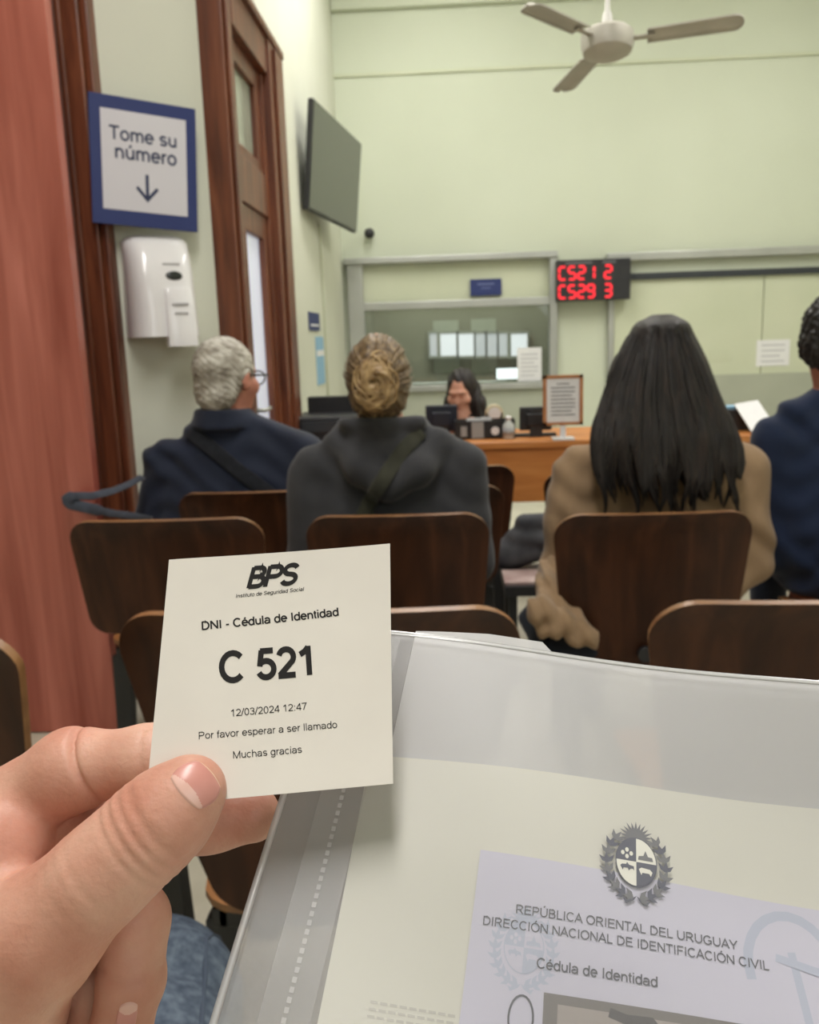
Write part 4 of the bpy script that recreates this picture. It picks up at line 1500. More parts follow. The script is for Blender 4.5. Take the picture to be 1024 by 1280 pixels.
def bvh_of(o):
    me = o.data
    off_ = WM[o.name]
    vs = [off_ @ v.co for v in me.vertices]
    return BVHTree.FromPolygons(vs, [tuple(p.vertices) for p in me.polygons])


def drape(pix, tree, off_=.006, fallback=2.3):
    out = []
    for u, v in pix:
        d = ray(u, v).normalized()
        hit = tree.ray_cast(CAM, d)
        p = hit[0] if hit[0] is not None else P(u, v, fallback)
        out.append(p - d * off_)
    return out


def dense(pts, n=6):
    out = []
    for i in range(len(pts) - 1):
        for k in range(n):
            t = k / n
            out.append((pts[i][0] + (pts[i + 1][0] - pts[i][0]) * t, pts[i][1] + (pts[i + 1][1] - pts[i][1]) * t))
    return out + [pts[-1]]


def wr(X, Y, Z, a=1.0):
    """cloth folds: broad slanting waves of varying strength"""
    return a * (.0045 * np.sin(X * 34 + Z * 26 + 2.2 * np.sin(Z * 17 + X * 9)) * (.5 + .5 * np.sin(Z * 15 + X * 11)) + .0025 * np.sin(Z * 70 + 3 * np.sin(X * 21)) * (.5 + .5 * np.sin(X * 19 + 1)))


SHOE = mat('dark_shoe', (.02, .02, .02), .5)
JEANS_DARK = cloth_mat('dark_trousers', s2l(30, 34, 46), s2l(40, 46, 60))

# ---------------- woman with the blonde bun, grey hoodie
YB = 2.46
hb = P(474, 474, YB)
px = lambda u, v, Y: tuple(P(u, v, Y))
rows = [(522, 438, 514), (534, 426, 528), (546, 405, 562), (560, 392, 582), (585, 378, 594), (620, 374, 596), (660, 374, 598), (720, 378, 600), (780, 382, 600)]
arms = [(px(392, 588, YB), px(384, 705, YB + .02), px(430, 735, YB + .27)), (px(581, 584, YB), px(592, 700, YB + .02), px(560, 735, YB + .27))]
kx = [P(440, 640, 2.5).x, P(560, 640, 2.5).x]
HOOD = cloth_mat('hoodie_cloth', s2l(52, 52, 55), s2l(62, 62, 65), 14)
hoodc = P(478, 556, YB)
hood = [(f_chain([px(424, 556, YB - .03), px(452, 585, YB - .10), px(484, 604, YB - .115), px(520, 588, YB - .10), px(548, 552, YB - .03)], [.035, .042, .045, .042, .035], .03), .03),
        (f_ell(px(478, 560, YB - .065), (.095, .055, .075)), .03),
        (f_chain([px(430, 536, YB + .0), px(440, 528, YB - .06), px(478, 533, YB - .09), px(516, 526, YB - .06), px(524, 532, YB)], [.026, .030, .032, .030, .026], .02), .02)]
b, top_b, hc = seated('woman with a blonde hair bun and dark grey hooded sweatshirt seen from behind', rows, YB, hb, Matrix.Rotation(math.radians(-6), 3, 'Z'), .97, P(476, 528, YB - .01), M['skin'],
                      arm=arms, hips=[(kx[0] + .05, YB + .03, .56), (kx[1] - .05, YB + .03, .56)], knees=[(kx[0], 2.80, .53), (kx[1], 2.80, .53)], tm=HOOD, tname='hoodie', trm=JEANS_DARK, shm=SHOE,
                      fold=lambda X, Y, Z: wr(X, Y, Z, .8), extra=hood, cut_neck=P(478, 519, YB).z)
# hair: swept back to the bun with grooves radiating from it
BL = hair_mat('blonde_hair', [s2l(112, 88, 58), s2l(160, 132, 92), s2l(190, 162, 118)], (40, 40, 40))
bc = Vector(P(471, 480, YB - .145))
f = Field(np.array(hb) - .2, np.array(hb) + .2, .0042)
f.add(f_ell((hb.x, hb.y - .022, hb.z + .012), (.087, .104, .112)))
f.add(f_ell((hb.x, hb.y - .045, hb.z - .055), (.070, .062, .055)), .04)
s, X, Y, Z = f.grid()
th = np.arctan2(Z - bc.z, X - bc.x)
f.D = (f.D + .0026 * np.sin(th * 34 + 5 * np.sin(th * 5) + 40 * np.sqrt((X - bc.x) ** 2 + (Z - bc.z) ** 2)) + .0018 * np.sin(th * 71)).astype(np.float32)
# keep the hair off the face and the ears
f.cut(lambda X, Y, Z: (Y - hb.y - .055) + .75 * (hb.z + .02 - Z) * (Z < hb.z + .05) + 0 * X, .01)
f.cut(lambda X, Y, Z: -(np.sqrt(((np.abs(X - hb.x) - .095) / .035) ** 2 + ((Y - hb.y - .005) / .035) ** 2 + ((Z - hb.z + .012) / .045) ** 2) - 1) * .035, .008)
ASH = hair_mat('ash_blonde_hair', [s2l(70, 54, 38), s2l(108, 88, 62), s2l(146, 124, 92)], (60, 60, 60))  # darker roots, with the shading around the bun put into the colour
hair = link_mesh('hair', f.mesh('hair'), ASH, b)
f = Field(np.array(bc) - .14, np.array(bc) + .14, .0036)
f.add(f_ell((bc.x, bc.y - .01, bc.z - .004), (.054, .045, .072)))
f.add(f_ell((bc.x + .004, bc.y - .018, bc.z + .028), (.046, .042, .042)), .01)
s, X, Y, Z = f.grid()
th = np.arctan2((Z - bc.z - .012) * .8, X - bc.x)
r = np.sqrt((X - bc.x) ** 2 + ((Z - bc.z - .012) * .8) ** 2)
f.D = (f.D + .0055 * np.sin(th * 2 + r * 150) + .0022 * np.sin(th * 9 + r * 420 + 2 * np.sin(th * 3)) + .012 * np.exp(-(r / .010) ** 2)).astype(np.float32)
bun = link_mesh('hair_bun', f.mesh('hair_bun'), BL, b)
bm = bmesh.new()
for k in range(46):
    R0, a0, z0_ = rnd.uniform(.016, .055), rnd.uniform(0, 6.3), rnd.uniform(-.012, .02)
    sq, tw_ = rnd.uniform(1.1, 1.4), rnd.uniform(.6, 1.6)
    pts = []
    for i in range(16):
        a = a0 + tw_ * 2.4 * i / 15
        r_k = R0 * (1 + .22 * math.sin(3 * a + k)) * (1 - .2 * i / 15)
        y = -.045 * math.sqrt(max(0, 1 - (r_k / .062) ** 2)) - .004
        pts.append(bc + Vector((math.cos(a) * r_k, y - .008, math.sin(a) * r_k * sq + .004)))
    tube(bm, pts, [.0034 * math.sin(PI * (i + .6) / 16.2) + .0004 for i in range(16)], 5)
obj('bun_strands', bm, BL, b)
bm = bmesh.new()
for k in range(60):
    a0 = rnd.uniform(-.3, PI + .3)
    R0 = rnd.uniform(.095, .108)
    p0 = Vector((hb.x + math.cos(a0) * .094, hb.y - .02 + rnd.uniform(-.03, .05), hb.z + .012 + math.sin(a0) * R0))
    m1 = Vector((hb.x + math.cos(a0) * .082, hb.y - .085, hb.z + .0 + math.sin(a0) * .09)) + Vector([rnd.gauss(0, .004) for _ in range(3)])
    e_ = bc + Vector((math.cos(a0) * .05, .02, math.sin(a0) * .06))
    pts = []
    for i in range(9):
        t = i / 8
        pts.append(p0 * (1 - t) ** 2 + m1 * 2 * t * (1 - t) + e_ * t * t)
    tube(bm, pts, [.0026 * (1 - .5 * abs(2 * i / 8 - 1)) for i in range(9)], 5)
obj('hair_strands', bm, ASH, b)
tb_ = bvh_of(top_b)
strap = drape(dense([(527, 538), (505, 562), (485, 590), (468, 618), (452, 648)]), tb_, .008, YB - .14)
bm = tube(bmesh.new(), strap, 1.0, 10, flat=(.042, .008), up=(0, -1, .2))
obj('bag_strap', bm, cloth_mat('olive_webbing', s2l(48, 48, 40), s2l(58, 58, 48), 40), b)

# ---------------- woman with long dark hair, beige cardigan
YD = 2.46
hd_ = P(828, 462, YD)
rows = [(535, 780, 880), (548, 745, 915), (558, 728, 930), (575, 716, 940), (610, 706, 948), (660, 704, 948), (720, 708, 944), (790, 712, 940)]
arms = [(px(722, 590, YD), px(699, 715, YD - .01), px(735, 742, YD + .25)), (px(932, 588, YD), px(940, 700, YD + .0), px(905, 738, YD + .25))]
kx = [P(765, 640, 2.5).x, P(890, 640, 2.5).x]
BEIGE = cloth_mat('beige_knit', s2l(134, 110, 84), s2l(154, 128, 100), 12)
hem = [(f_chain([px(690, 715, YD - .06), px(688, 738, YD - .16), px(u_, v_, YD - .27)], [.034, .032, r_], .02), .012)
       for u_, v_, r_ in ((669, 768, .026), (682, 786, .024), (698, 788, .023), (714, 797, .022), (730, 800, .020), (743, 802, .017))]
hem.append((f_chain([px(674, 760, YD - .26), px(738, 795, YD - .265)], [.030, .022], .02), .02))
d, top_d, _ = seated('woman with long dark hair and beige cardigan seen from behind', rows, YD, hd_, Matrix.Rotation(math.radians(4), 3, 'Z'), 1.0, P(828, 540, YD - .01), M['skin_olive'],
                     arm=arms, hips=[(kx[0] + .04, YD + .03, .56), (kx[1] - .04, YD + .03, .56)], knees=[(kx[0], 2.90, .53), (kx[1], 2.90, .53)], tm=BEIGE, tname='cardigan', trm=JEANS_DARK, shm=SHOE,
                     fold=lambda X, Y, Z: wr(X, Y, Z, 1.6))
# bunched cardigan hem hanging beside the chair
f = Field(np.array(px(640, 820, YD - .35)) - .03, np.array(px(770, 700, YD - .05)) + .03, .006)
for g, k in hem:
    f.add(g, k)
s, X, Y, Z = f.grid()
f.D = (f.D + .0045 * np.sin(X * 150 + Z * 70 + 1.5 * np.sin(Z * 30)) + .002 * np.sin(Z * 90 - X * 60)).astype(np.float32)
link_mesh('cardigan_hem', f.mesh('cardigan_hem'), BEIGE, d)
f = Field(np.array(px(640, 860, YD - .30)) - .05, np.array(px(790, 740, YD - .0)) + .05, .006)
f.add(f_chain([px(668, 770, YD - .12), px(690, 808, YD - .18), px(735, 815, YD - .18)], [.04, .05, .035], .03))
s, X, Y, Z = f.grid()
f.D = (f.D + .005 * np.sin(X * 50 + Z * 70)).astype(np.float32)
link_mesh('skirt_hem', f.mesh('skirt_hem'), cloth_mat('dark_skirt', s2l(26, 30, 38), s2l(34, 38, 48)), d)
# long hair: one mass with grooves, then loose strands
DK = hair_mat('dark_hair', [s2l(18, 14, 13), s2l(28, 23, 21), s2l(44, 34, 29)], (70, 70, 5), .58)
hr = []
for v, ul, ur, cy, bdep in ((393, 822, 834, YD + .0, .02), (395, 811, 845, YD + .0, .06), (399, 801, 853, YD - .0, .095), (406, 792, 860, YD - .01, .115), (417, 787, 864, YD - .015, .105), (450, 768, 881, YD - .03, .115), (490, 753, 899, YD - .06, .10), (522, 741, 916, YD - .085, .085), (545, 735, 926, YD - .11, .07),
                            (580, 742, 928, YD - .13, .052), (610, 752, 924, YD - .145, .042), (632, 768, 918, YD - .15, .030)):
    a_, b_ = P(ul, v, cy), P(ur, v, cy)
    hr.append(((a_.z + b_.z) / 2, (a_.x + b_.x) / 2, cy, (b_.x - a_.x) / 2, bdep))
f = Field((hr[5][1] - .32, YD - .30, hr[-1][0] - .03), (hr[5][1] + .32, YD + .16, hr[0][0] + .03), .0055)
f.add(f_stack(hr, 2.1))
s, X, Y, Z = f.grid()
zt_ = hr[0][0]
wid = .07 + .16 * np.clip((zt_ - Z) / .35, 0, 1)
qx = (X - hr[5][1]) / wid
f.D = (f.D + (.0028 * np.sin(qx * 13 + 2 * np.sin(Z * 11 + qx * 3)) + .0012 * np.sin(qx * 37 + 3 * np.sin(Z * 15)) + .0008 * np.sin(qx * 83 + 4 * np.sin(Z * 9))) * np.clip((zt_ - Z) / .06, 0, 1)).astype(np.float32)
# ragged lower edge
f.cut(lambda X, Y, Z: (hr[-1][0] + .085 + .045 * np.sin(qx * 11 + 1) + .022 * np.sin(qx * 27) - .04 * qx) - Z, .01)
# open the front for the face
f.cut(lambda X, Y, Z: -(np.sqrt(((X - hd_.x) / .062) ** 2 + ((Y - hd_.y - .13) / .10) ** 2 + ((Z - hd_.z + .03) / .10) ** 2) - 1) * .06, .01)
hair = link_mesh('hair', f.mesh('hair'), DK, d)
th_ = bvh_of(hair)
td_ = bvh_of(top_d)
bm = bmesh.new()
clumps = [(-1 + 2 * (i + rnd.random()) / 26, rnd.uniform(0, 6), rnd.uniform(3, 9), rnd.uniform(612, 652)) for i in range(26)]
for k in range(330):
    c0, ph, am, vend = clumps[k % 26]
    v0 = rnd.uniform(400, 560)
    t0 = max(-1.0, min(1.0, c0 + rnd.gauss(0, .06)))
    v1 = vend + rnd.uniform(-22, 6)
    pts, rad = [], []
    n_ = 14
    for i in range(n_ + 1):
        t = i / n_
        v = v0 + (v1 - v0) * t
        half = np.interp(v, [398, 405, 417, 450, 490, 522, 545, 580, 640], [14, 30, 37, 55, 72, 86, 94, 93, 88])
        cc = np.interp(v, [417, 490, 545, 640], [826, 826, 831, 838])
        tt = t0 + (c0 - t0) * t * t * .8
        u = cc + tt * half * .98 + am * math.sin(ph + v * .06) * max(0, (v - 520) / 120)
        dr = ray(u, v).normalized()
        best = None
        for tr in (th_, td_):
            h = tr.ray_cast(CAM, dr)
            if h[0] is not None and (best is None or h[3] < best[1]):
                best = (h[0], h[3])
        pts.append((best[0] if best else P(u, v, YD - .15)) - dr * (.0015 + .004 * max(0, (v - 560) / 90)))
        rad.append(.0040 * min(1, t / .3 + .05) * (1 - .8 * t ** 3) + .0003)
    for i in range(1, n_ + 1):
        if abs(pts[i].y - pts[i - 1].y) > .03:
            pts[i] = pts[i] + ray(*project(pts[i])).normalized() * (pts[i - 1].y - pts[i].y)
    tube(bm, pts, rad, 5)
obj('hair_strands', bm, DK, d)

# ---------------- man in navy at the right edge
YR = 2.61
hm = P(1046, 432, YR)
rows = [(478, 1028, 1092), (490, 1000, 1130), (502, 982, 1160), (520, 968, 1180), (545, 960, 1190), (600, 960, 1192), (680, 962, 1190), (760, 962, 1190)]
arms = [(px(968, 550, YR), px(958, 690, YR + .02), px(1010, 720, YR + .26)), (px(1186, 550, YR), px(1196, 690, YR + .02), px(1150, 720, YR + .26))]
kx = [P(1030, 640, 2.5).x, P(1140, 640, 2.5).x]
NAVY = cloth_mat('navy_cloth', s2l(26, 36, 58), s2l(36, 46, 70), 8)
r_, top_r, _ = seated('man in a navy jacket with short dark curly hair, cut off by the right edge', rows, YR, hm, Matrix.Rotation(math.radians(-52), 3, 'Z') @ Matrix.Rotation(math.radians(-14), 3, 'X'), 1.04, P(1050, 486, YR), M['skin_ruddy'],
                      arm=arms, hips=[(kx[0] + .03, YR + .03, .56), (kx[1] - .03, YR + .03, .56)], knees=[(kx[0], 2.92, .53), (kx[1], 2.92, .53)], tm=NAVY, tname='jacket', trm=JEANS_DARK, shm=SHOE,
                      fold=lambda X, Y, Z: wr(X, Y, Z, 1.3), cut_neck=P(1046, 474, YR).z)
HM = Matrix.Rotation(math.radians(-52), 3, 'Z') @ Matrix.Rotation(math.radians(-14), 3, 'X')
f = Field(np.array(hm) - .17, np.array(hm) + .17, .0045)
f.add(xf(lambda X, Y, Z: f_ell((0, -.018, .046), (.086, .103, .100))(X, Y, Z), HM, hm))
f.add(xf(lambda X, Y, Z: f_ell((0, -.062, -.02), (.066, .050, .060))(X, Y, Z), HM, hm), .03)
s, X, Y, Z = f.grid()
f.D = (f.D + .004 * np.sin(X * 190 + 2 * np.sin(Z * 120)) * np.sin(Z * 200 + 2 * np.sin(Y * 130)) + .003 * np.sin(Y * 230 + Z * 90)).astype(np.float32)
f.cut(xf(lambda X, Y, Z: np.minimum(Y - .066, 9) + 0 * X + 0 * Z, HM, hm), .01)
f.cut(xf(lambda X, Y, Z: -(np.sqrt(((np.abs(X) - .085) / .03) ** 2 + ((Y - .012) / .036) ** 2 + ((Z + .018) / .060) ** 2) - 1) * .03, HM, hm), .006)
link_mesh('hair', f.mesh('hair'), hair_mat('black_curly_hair', [s2l(16, 15, 15), s2l(30, 27, 26), s2l(40, 36, 34)], (50, 50, 50)), r_)

# ---------------- grey-haired man by the wall
YG = 3.02
hg = P(284, 476, YG)
rows = [(512, 252, 312), (522, 244, 330), (534, 232, 356), (545, 222, 376), (558, 208, 388), (585, 198, 394), (620, 194, 396), (680, 196, 396), (720, 198, 396)]
arms = [(px(203, 574, YG), px(190, 650, YG + .01), px(264, 668, YG + .14)), (px(384, 566, YG), px(396, 645, YG + .02), px(350, 668, YG + .25))]
COAT = cloth_mat('dark_blue_coat', s2l(30, 35, 50), s2l(40, 46, 64), 8, rough=.75)
collar = [(f_stack([(P(280, 533, YG).z, P(279, 533, YG).x, YG, .110, .105), (P(280, 520, YG).z, P(279, 520, YG).x, YG, .098, .100), (P(280, 509, YG).z, P(280, 509, YG).x, YG, .094, .098)], 2.2), .02)]
kx = [P(272, 640, 3.0).x + .08, P(336, 640, 3.0).x + .10]
g_, top_g, _ = seated('grey-haired man in a dark blue coat sitting by the green wall', rows, YG, hg, Matrix.Rotation(math.radians(-24), 3, 'Z') @ Matrix.Rotation(math.radians(-6), 3, 'X'), 1.12, P(281, 518, YG), M['skin_ruddy'], torso_depth=.14,
                      arm=arms, hips=[(kx[0], YG + .03, .56), (kx[1], YG + .03, .56)], knees=[(kx[0] + .06, 3.34, .53), (kx[1] + .06, 3.36, .53)], tm=COAT, tname='coat', trm=JEANS_DARK, shm=SHOE,
                      fold=lambda X, Y, Z: wr(X, Y, Z, 1.5), extra=collar, cut_neck=P(280, 509, YG).z)
HG = Matrix.Rotation(math.radians(-24), 3, 'Z') @ Matrix.Rotation(math.radians(-6), 3, 'X')
f = Field(np.array(hg) - .19, np.array(hg) + .19, .0045)
f.add(xf(lambda X, Y, Z: f_ell((0, -.022, .042), (.096, .112, .106))(X, Y, Z), HG, hg))
f.add(xf(lambda X, Y, Z: f_ell((0, -.062, -.045), (.078, .054, .066))(X, Y, Z), HG, hg), .03)
s, X, Y, Z = f.grid()
f.D = (f.D + .0024 * np.sin(X * 120 + 3 * np.sin(Z * 70 + Y * 40)) * np.sin(Z * 110 + 2 * np.sin(X * 80)) + .0013 * np.sin(Z * 300 + X * 190 + 3 * np.sin(Y * 90))).astype(np.float32)
f.cut(xf(lambda X, Y, Z: (Y - .075) + 0 * X + 0 * Z, HG, hg), .012)
f.cut(xf(lambda X, Y, Z: -(np.sqrt(((np.abs(X) - .10) / .035) ** 2 + ((Y - .016) / .036) ** 2 + ((Z + .03) / .062) ** 2) - 1) * .03, HG, hg), .006)
link_mesh('hair', f.mesh('hair'), hair_mat('grey_hair', [s2l(128, 120, 108), s2l(170, 164, 152), s2l(204, 200, 190)], (26, 26, 26), .6), g_)
bm = bmesh.new()
for sx in (-1, 1):
    tube(bm, [hg + HG @ Vector((sx * .098, .0, .018)), hg + HG @ Vector((sx * .096, .09, .024)), hg + HG @ Vector((sx * .085, .118, .024))], .0035, 8)
    ring = [hg + HG @ Vector((sx * .040 + .034 * math.cos(a * PI / 8), .124 - .010 * abs(math.cos(a * PI / 8)), .016 + .024 * math.sin(a * PI / 8))) for a in range(16)]
    tube(bm, ring, .003, 6, closed=True)
tube(bm, [hg + HG @ Vector((-.008, .126, .02)), hg + HG @ Vector((.008, .126, .02))], .003, 6)
obj('glasses', bm, M['black_plastic'], g_)
tg_ = bvh_of(top_g)
st = drape(dense([(236, 538), (262, 558), (295, 586), (335, 616), (352, 632)]), tg_, .008, YG - .14)
WEB = cloth_mat('black_webbing', s2l(30, 31, 36), s2l(40, 42, 48), 40)
obj('bag_strap', tube(bmesh.new(), st, 1.0, 10, flat=(.05, .008), up=(0, -1, .2)), WEB, g_)
loop = [P(u, v, y) for u, v, y in ((178, 596, 2.90), (160, 606, 2.82), (140, 614, 2.74), (115, 620, 2.66), (92, 620, 2.64), (83, 624, 2.64), (88, 630, 2.64), (110, 635, 2.65), (140, 642, 2.72), (172, 646, 2.84), (190, 650, 2.92))]
LP = []
for i in range(len(loop) - 1):
    for k in range(5):
        LP.append(loop[i].lerp(loop[i + 1], k / 5))
LP.append(loop[-1])
obj('strap_loop', tube(bmesh.new(), LP, [1.0 if 20 < i < 38 else .7 for i in range(len(LP))], 10, flat=(.036, .010), up=(0, -1, .3)), cloth_mat('slate_webbing', s2l(60, 64, 74), s2l(72, 76, 88), 40), g_)

# ---------------- receptionist
YC = 4.92
hr_ = P(577, 491, YC)
R3 = Matrix.Rotation(math.radians(180 - 18), 3, 'Z') @ Matrix.Rotation(math.radians(-22), 3, 'X')
rows = [(512, 568, 588), (517, 560, 597), (523, 552, 604), (532, 547, 608), (550, 546, 610), (570, 547, 610)]
arms = [(px(551, 530, YC), px(545, 570, YC - .05), px(560, 531, YC - .25)), (px(604, 530, YC), px(609, 570, YC - .05), px(594, 531, YC - .25))]
kx = [P(570, 560, YC).x, P(588, 560, YC).x]
DARKTOP = cloth_mat('black_blouse', s2l(24, 24, 30), s2l(34, 34, 40))
rc, top_c, _ = seated('receptionist with long dark hair and dark top looking down behind the desk', rows, YC, hr_, R3, .93, P(578, 520, YC), M['skin'], torso_depth=.11,
                      arm=arms, hips=[(kx[0] - .05, YC - .05, .53), (kx[1] + .05, YC - .05, .53)], knees=[(kx[0] - .08, YC - .40, .5), (kx[1] + .08, YC - .40, .5)], tm=DARKTOP, tname='blouse', trm=JEANS_DARK, shm=SHOE,
                      seat=.44, tuck=-1, cut_neck=P(578, 516, YC).z)
f = Field(np.array(hr_) - np.array((.16, .2, .30)), np.array(hr_) + np.array((.19, .2, .18)), .0045)
f.add(xf(f_ell((0, -.025, .032), (.082, .098, .098)), R3, hr_))
f.add(f_chain([px(590, 484, YC - .0), px(597, 505, YC - .02), px(602, 526, YC - .05)], [.042, .045, .030], .03), .03)
f.add(f_chain([px(566, 486, YC + .04), px(563, 505, YC + .03), px(561, 522, YC + .0)], [.030, .034, .022], .03), .03)
f.add(f_chain([px(580, 490, YC + .06), px(581, 525, YC + .08)], [.06, .06], .03), .03)
s, X, Y, Z = f.grid()
f.D = (f.D + .003 * np.sin(X * 150 + 2 * np.sin(Z * 30))).astype(np.float32)
f.cut(xf(lambda X, Y, Z: -(np.sqrt(((X - .004) / .052) ** 2 + ((Y - .11) / .07) ** 2 + ((Z - .052) / .048) ** 2) - 1) * .045, R3, hr_), .012)
f.cut(xf(lambda X, Y, Z: -(np.sqrt(((X + .004) / .064) ** 2 + ((Y - .11) / .10) ** 2 + ((Z + .015) / .108) ** 2) - 1) * .05, R3, hr_), .01)
link_mesh('hair', f.mesh('hair'), DK, rc)
bm = bmesh.new()
EYE = [mat('eye_white', (.75, .73, .70), .3), mat('iris', (.03, .02, .015), .2), mat('lips', s2l(160, 84, 80), .4)]
for sx in (-1, 1):
    bmesh.ops.create_uvsphere(bm, u_segments=14, v_segments=10, radius=.0115, matrix=Matrix.Translation(hr_ + R3 @ (Vector((sx * .031, .0765, .014)) * .93)))
obj('eyelids', bm, M['skin'], rc, smooth=True)
bm = bmesh.new()
for sx in (-1, 1):
    tube(bm, [hr_ + R3 @ (Vector((sx * (.031 + q * .018), .0915 - .006 * abs(q), .036 - .0025 * q * q - .004 * q)) * .95) for q in (-1, -.5, 0, .5, 1)], [.0012, .0022, .0024, .002, .001], 6)
obj('eyebrows', bm, DK, rc)
bm = tube(bmesh.new(), [hr_ + R3 @ (Vector((q * .021, .0965 - .008 * abs(q), -.055)) * .93) for q in (-1, -.5, 0, .5, 1)], [.002, .005, .0055, .005, .002], 8)
obj('lips', bm, EYE[2], rc)
# her office chair
oc = thing('office_chair', 'black office chair the receptionist sits on behind the desk', 'chair', (P(578, 540, YC).x, YC + .02, 0))
bevel(obj('seat', boxes(((-.23, -.22, .37), (.23, .22, .43))), M['black_plastic'], oc, local=True), .02)
bevel(obj('backrest', boxes(((-.20, .20, .50), (.20, .25, .80))), M['black_plastic'], oc, local=True), .02)
obj('back_post', boxes(((-.03, .23, .38), (.03, .255, .6))), M['black_metal'], oc, local=True)
obj('column', lathe(bmesh.new(), [(.03, .08), (.03, .37)], (0, 0, 0), 12), M['black_metal'], oc, local=True)
for k in range(5):
    a = k * 2 * PI / 5 + .3
    lg = obj('leg', tube(bmesh.new(), [(0, 0, .09), (math.cos(a) * .28, math.sin(a) * .28, .06)], .02, 8), M['black_metal'], oc, local=True)
    obj('caster', tube(bmesh.new(), [(math.cos(a) * .28 - math.sin(a) * .012, math.sin(a) * .28 + math.cos(a) * .012, .027), (math.cos(a) * .28 + math.sin(a) * .012, math.sin(a) * .28 - math.cos(a) * .012, .027)], .026, 12), M['black_plastic'], lg, local=True)
# ================================================================== the photographer's hand, leg, ticket and plastic sleeve
def plane_of(p0, p1, p2):
    return p0, (p1 - p0).cross(p2 - p0).normalized()


# ---------------- the ticket
TPc = [PC(212, 701, .2575), PC(487, 682, .266), PC(491, 980, .241)]
tp, tn_ = plane_of(*TPc)
if tn_.dot(CAM - tp) < 0:
    tn_ = -tn_
tpx = lambda u, v: hit_plane(u, v, tp, tn_)
TX = (tpx(487, 682) - tpx(212, 701)).normalized()
TY = tn_.cross(TX).normalized()
TC = tpx(340, 850)


def curl(p):
    """the slip bows a little towards its left edge and lower corner"""
    q = p - TC
    x, y = q.dot(TX), q.dot(TY)
    return p + tn_ * (.9 * x * x - .8 * max(0.0, -x - .02) ** 1.5 * .6 + .5 * y * y * (x > -9))


corn = [tpx(182, 1008), tpx(491, 980), tpx(487, 682), tpx(212, 701)]
bm = bmesh.new()
N = 28
G0 = []
for lay in (0, 1):
    gg = []
    for j in range(N + 1):
        row = []
        for i in range(N + 1):
            s_, t_ = i / N, j / N
            p = corn[0].lerp(corn[1], s_).lerp(corn[3].lerp(corn[2], s_), t_)
            row.append(bm.verts.new(curl(p) - tn_ * (.00012 * lay)))
        gg.append(row)
    G0.append(gg)
    for j in range(N):
        for i in range(N):
            q = (gg[j][i], gg[j][i + 1], gg[j + 1][i + 1], gg[j + 1][i])
            bm.faces.new(q if lay == 0 else q[::-1]).smooth = True
for i in range(N):
    for a, b_ in (((0, i), (0, i + 1)), ((N, i + 1), (N, i)), ((i + 1, 0), (i, 0)), ((i, N), (i + 1, N))):
        bm.faces.new((G0[0][a[0]][a[1]], G0[1][a[0]][a[1]], G0[1][b_[0]][b_[1]], G0[0][b_[0]][b_[1]]))


def put_text(bm, s, p0, p1, weight, plane, mi=1, lift=.00008, post=None, ysc=1.0, **kw):
    """lettering whose baseline runs between two points of a plane"""
    hit, n = plane
    a, b_ = hit(*p0), hit(*p1)
    ex = (b_ - a).normalized()
    ey = n.cross(ex).normalized()
    if ey.dot(RCW @ Vector((0, 1, 0))) < 0:
        ey = -ey
    q, w = text_quads(s, 1.0, weight, align='l', **kw)
    k = (b_ - a).length / w
    f_ = (lambda x, y: (post or (lambda z: z))(a + ex * x * k + ey * y * k * ysc) + n * lift)
    add_quads(bm, q, f_, mi)


TPL = (tpx, tn_)
put_text(bm, 'DNI - Cédula de Identidad', (252, 788.2), (424, 770.2), .135, TPL, post=curl)
put_text(bm, 'C 521', (274, 853.5), (397.5, 843), .15, TPL, post=curl, ysc=1.13)
put_text(bm, '12/03/2024 12:47', (288, 896), (384, 887), .085, TPL, post=curl)
put_text(bm, 'Por favor esperar a ser llamado', (248, 924.5), (422, 910), .085, TPL, post=curl)
put_text(bm, 'Muchas gracias', (291, 948.5), (378, 941), .085, TPL, post=curl)
put_text(bm, 'Instituto de Seguridad Social', (294.5, 748), (380, 739), .105, TPL, post=curl, shear=.22)
put_text(bm, 'BPS', (307, 736), (368, 731), .165, TPL, post=curl, shear=.36, width=1.05, spacing=-.09, ysc=1.12)
for q in ribbon([(.30, .66), (1.1, .66)], .10):
    pass
ticket = obj('queue_ticket', bm, smooth='auto', mats=[noisy(mat('thermal_paper', s2l(222, 216, 209), .55, spec=.3), [s2l(218, 212, 205), s2l(226, 220, 213)], nscale=25), M['ink']])
tag(ticket, 'white printed queue ticket C 521 held between thumb and finger', 'ticket')

# ---------------- the hand holding it
SK = noisy(mat('hand_skin', s2l(204, 152, 132), .48, spec=.42, Subsurface_Weight=.12, Subsurface_Scale=.004), [s2l(190, 128, 108), s2l(204, 150, 130), s2l(214, 168, 148)], nscale=38, detail=6, bump=.5, bscale=520, bdist=.0005)


def pts_px(*a):
    return [PC(u, v, c) for u, v, c in a]


lo, hi = np.array([1e9] * 3), np.array([-1e9] * 3)
prims = []


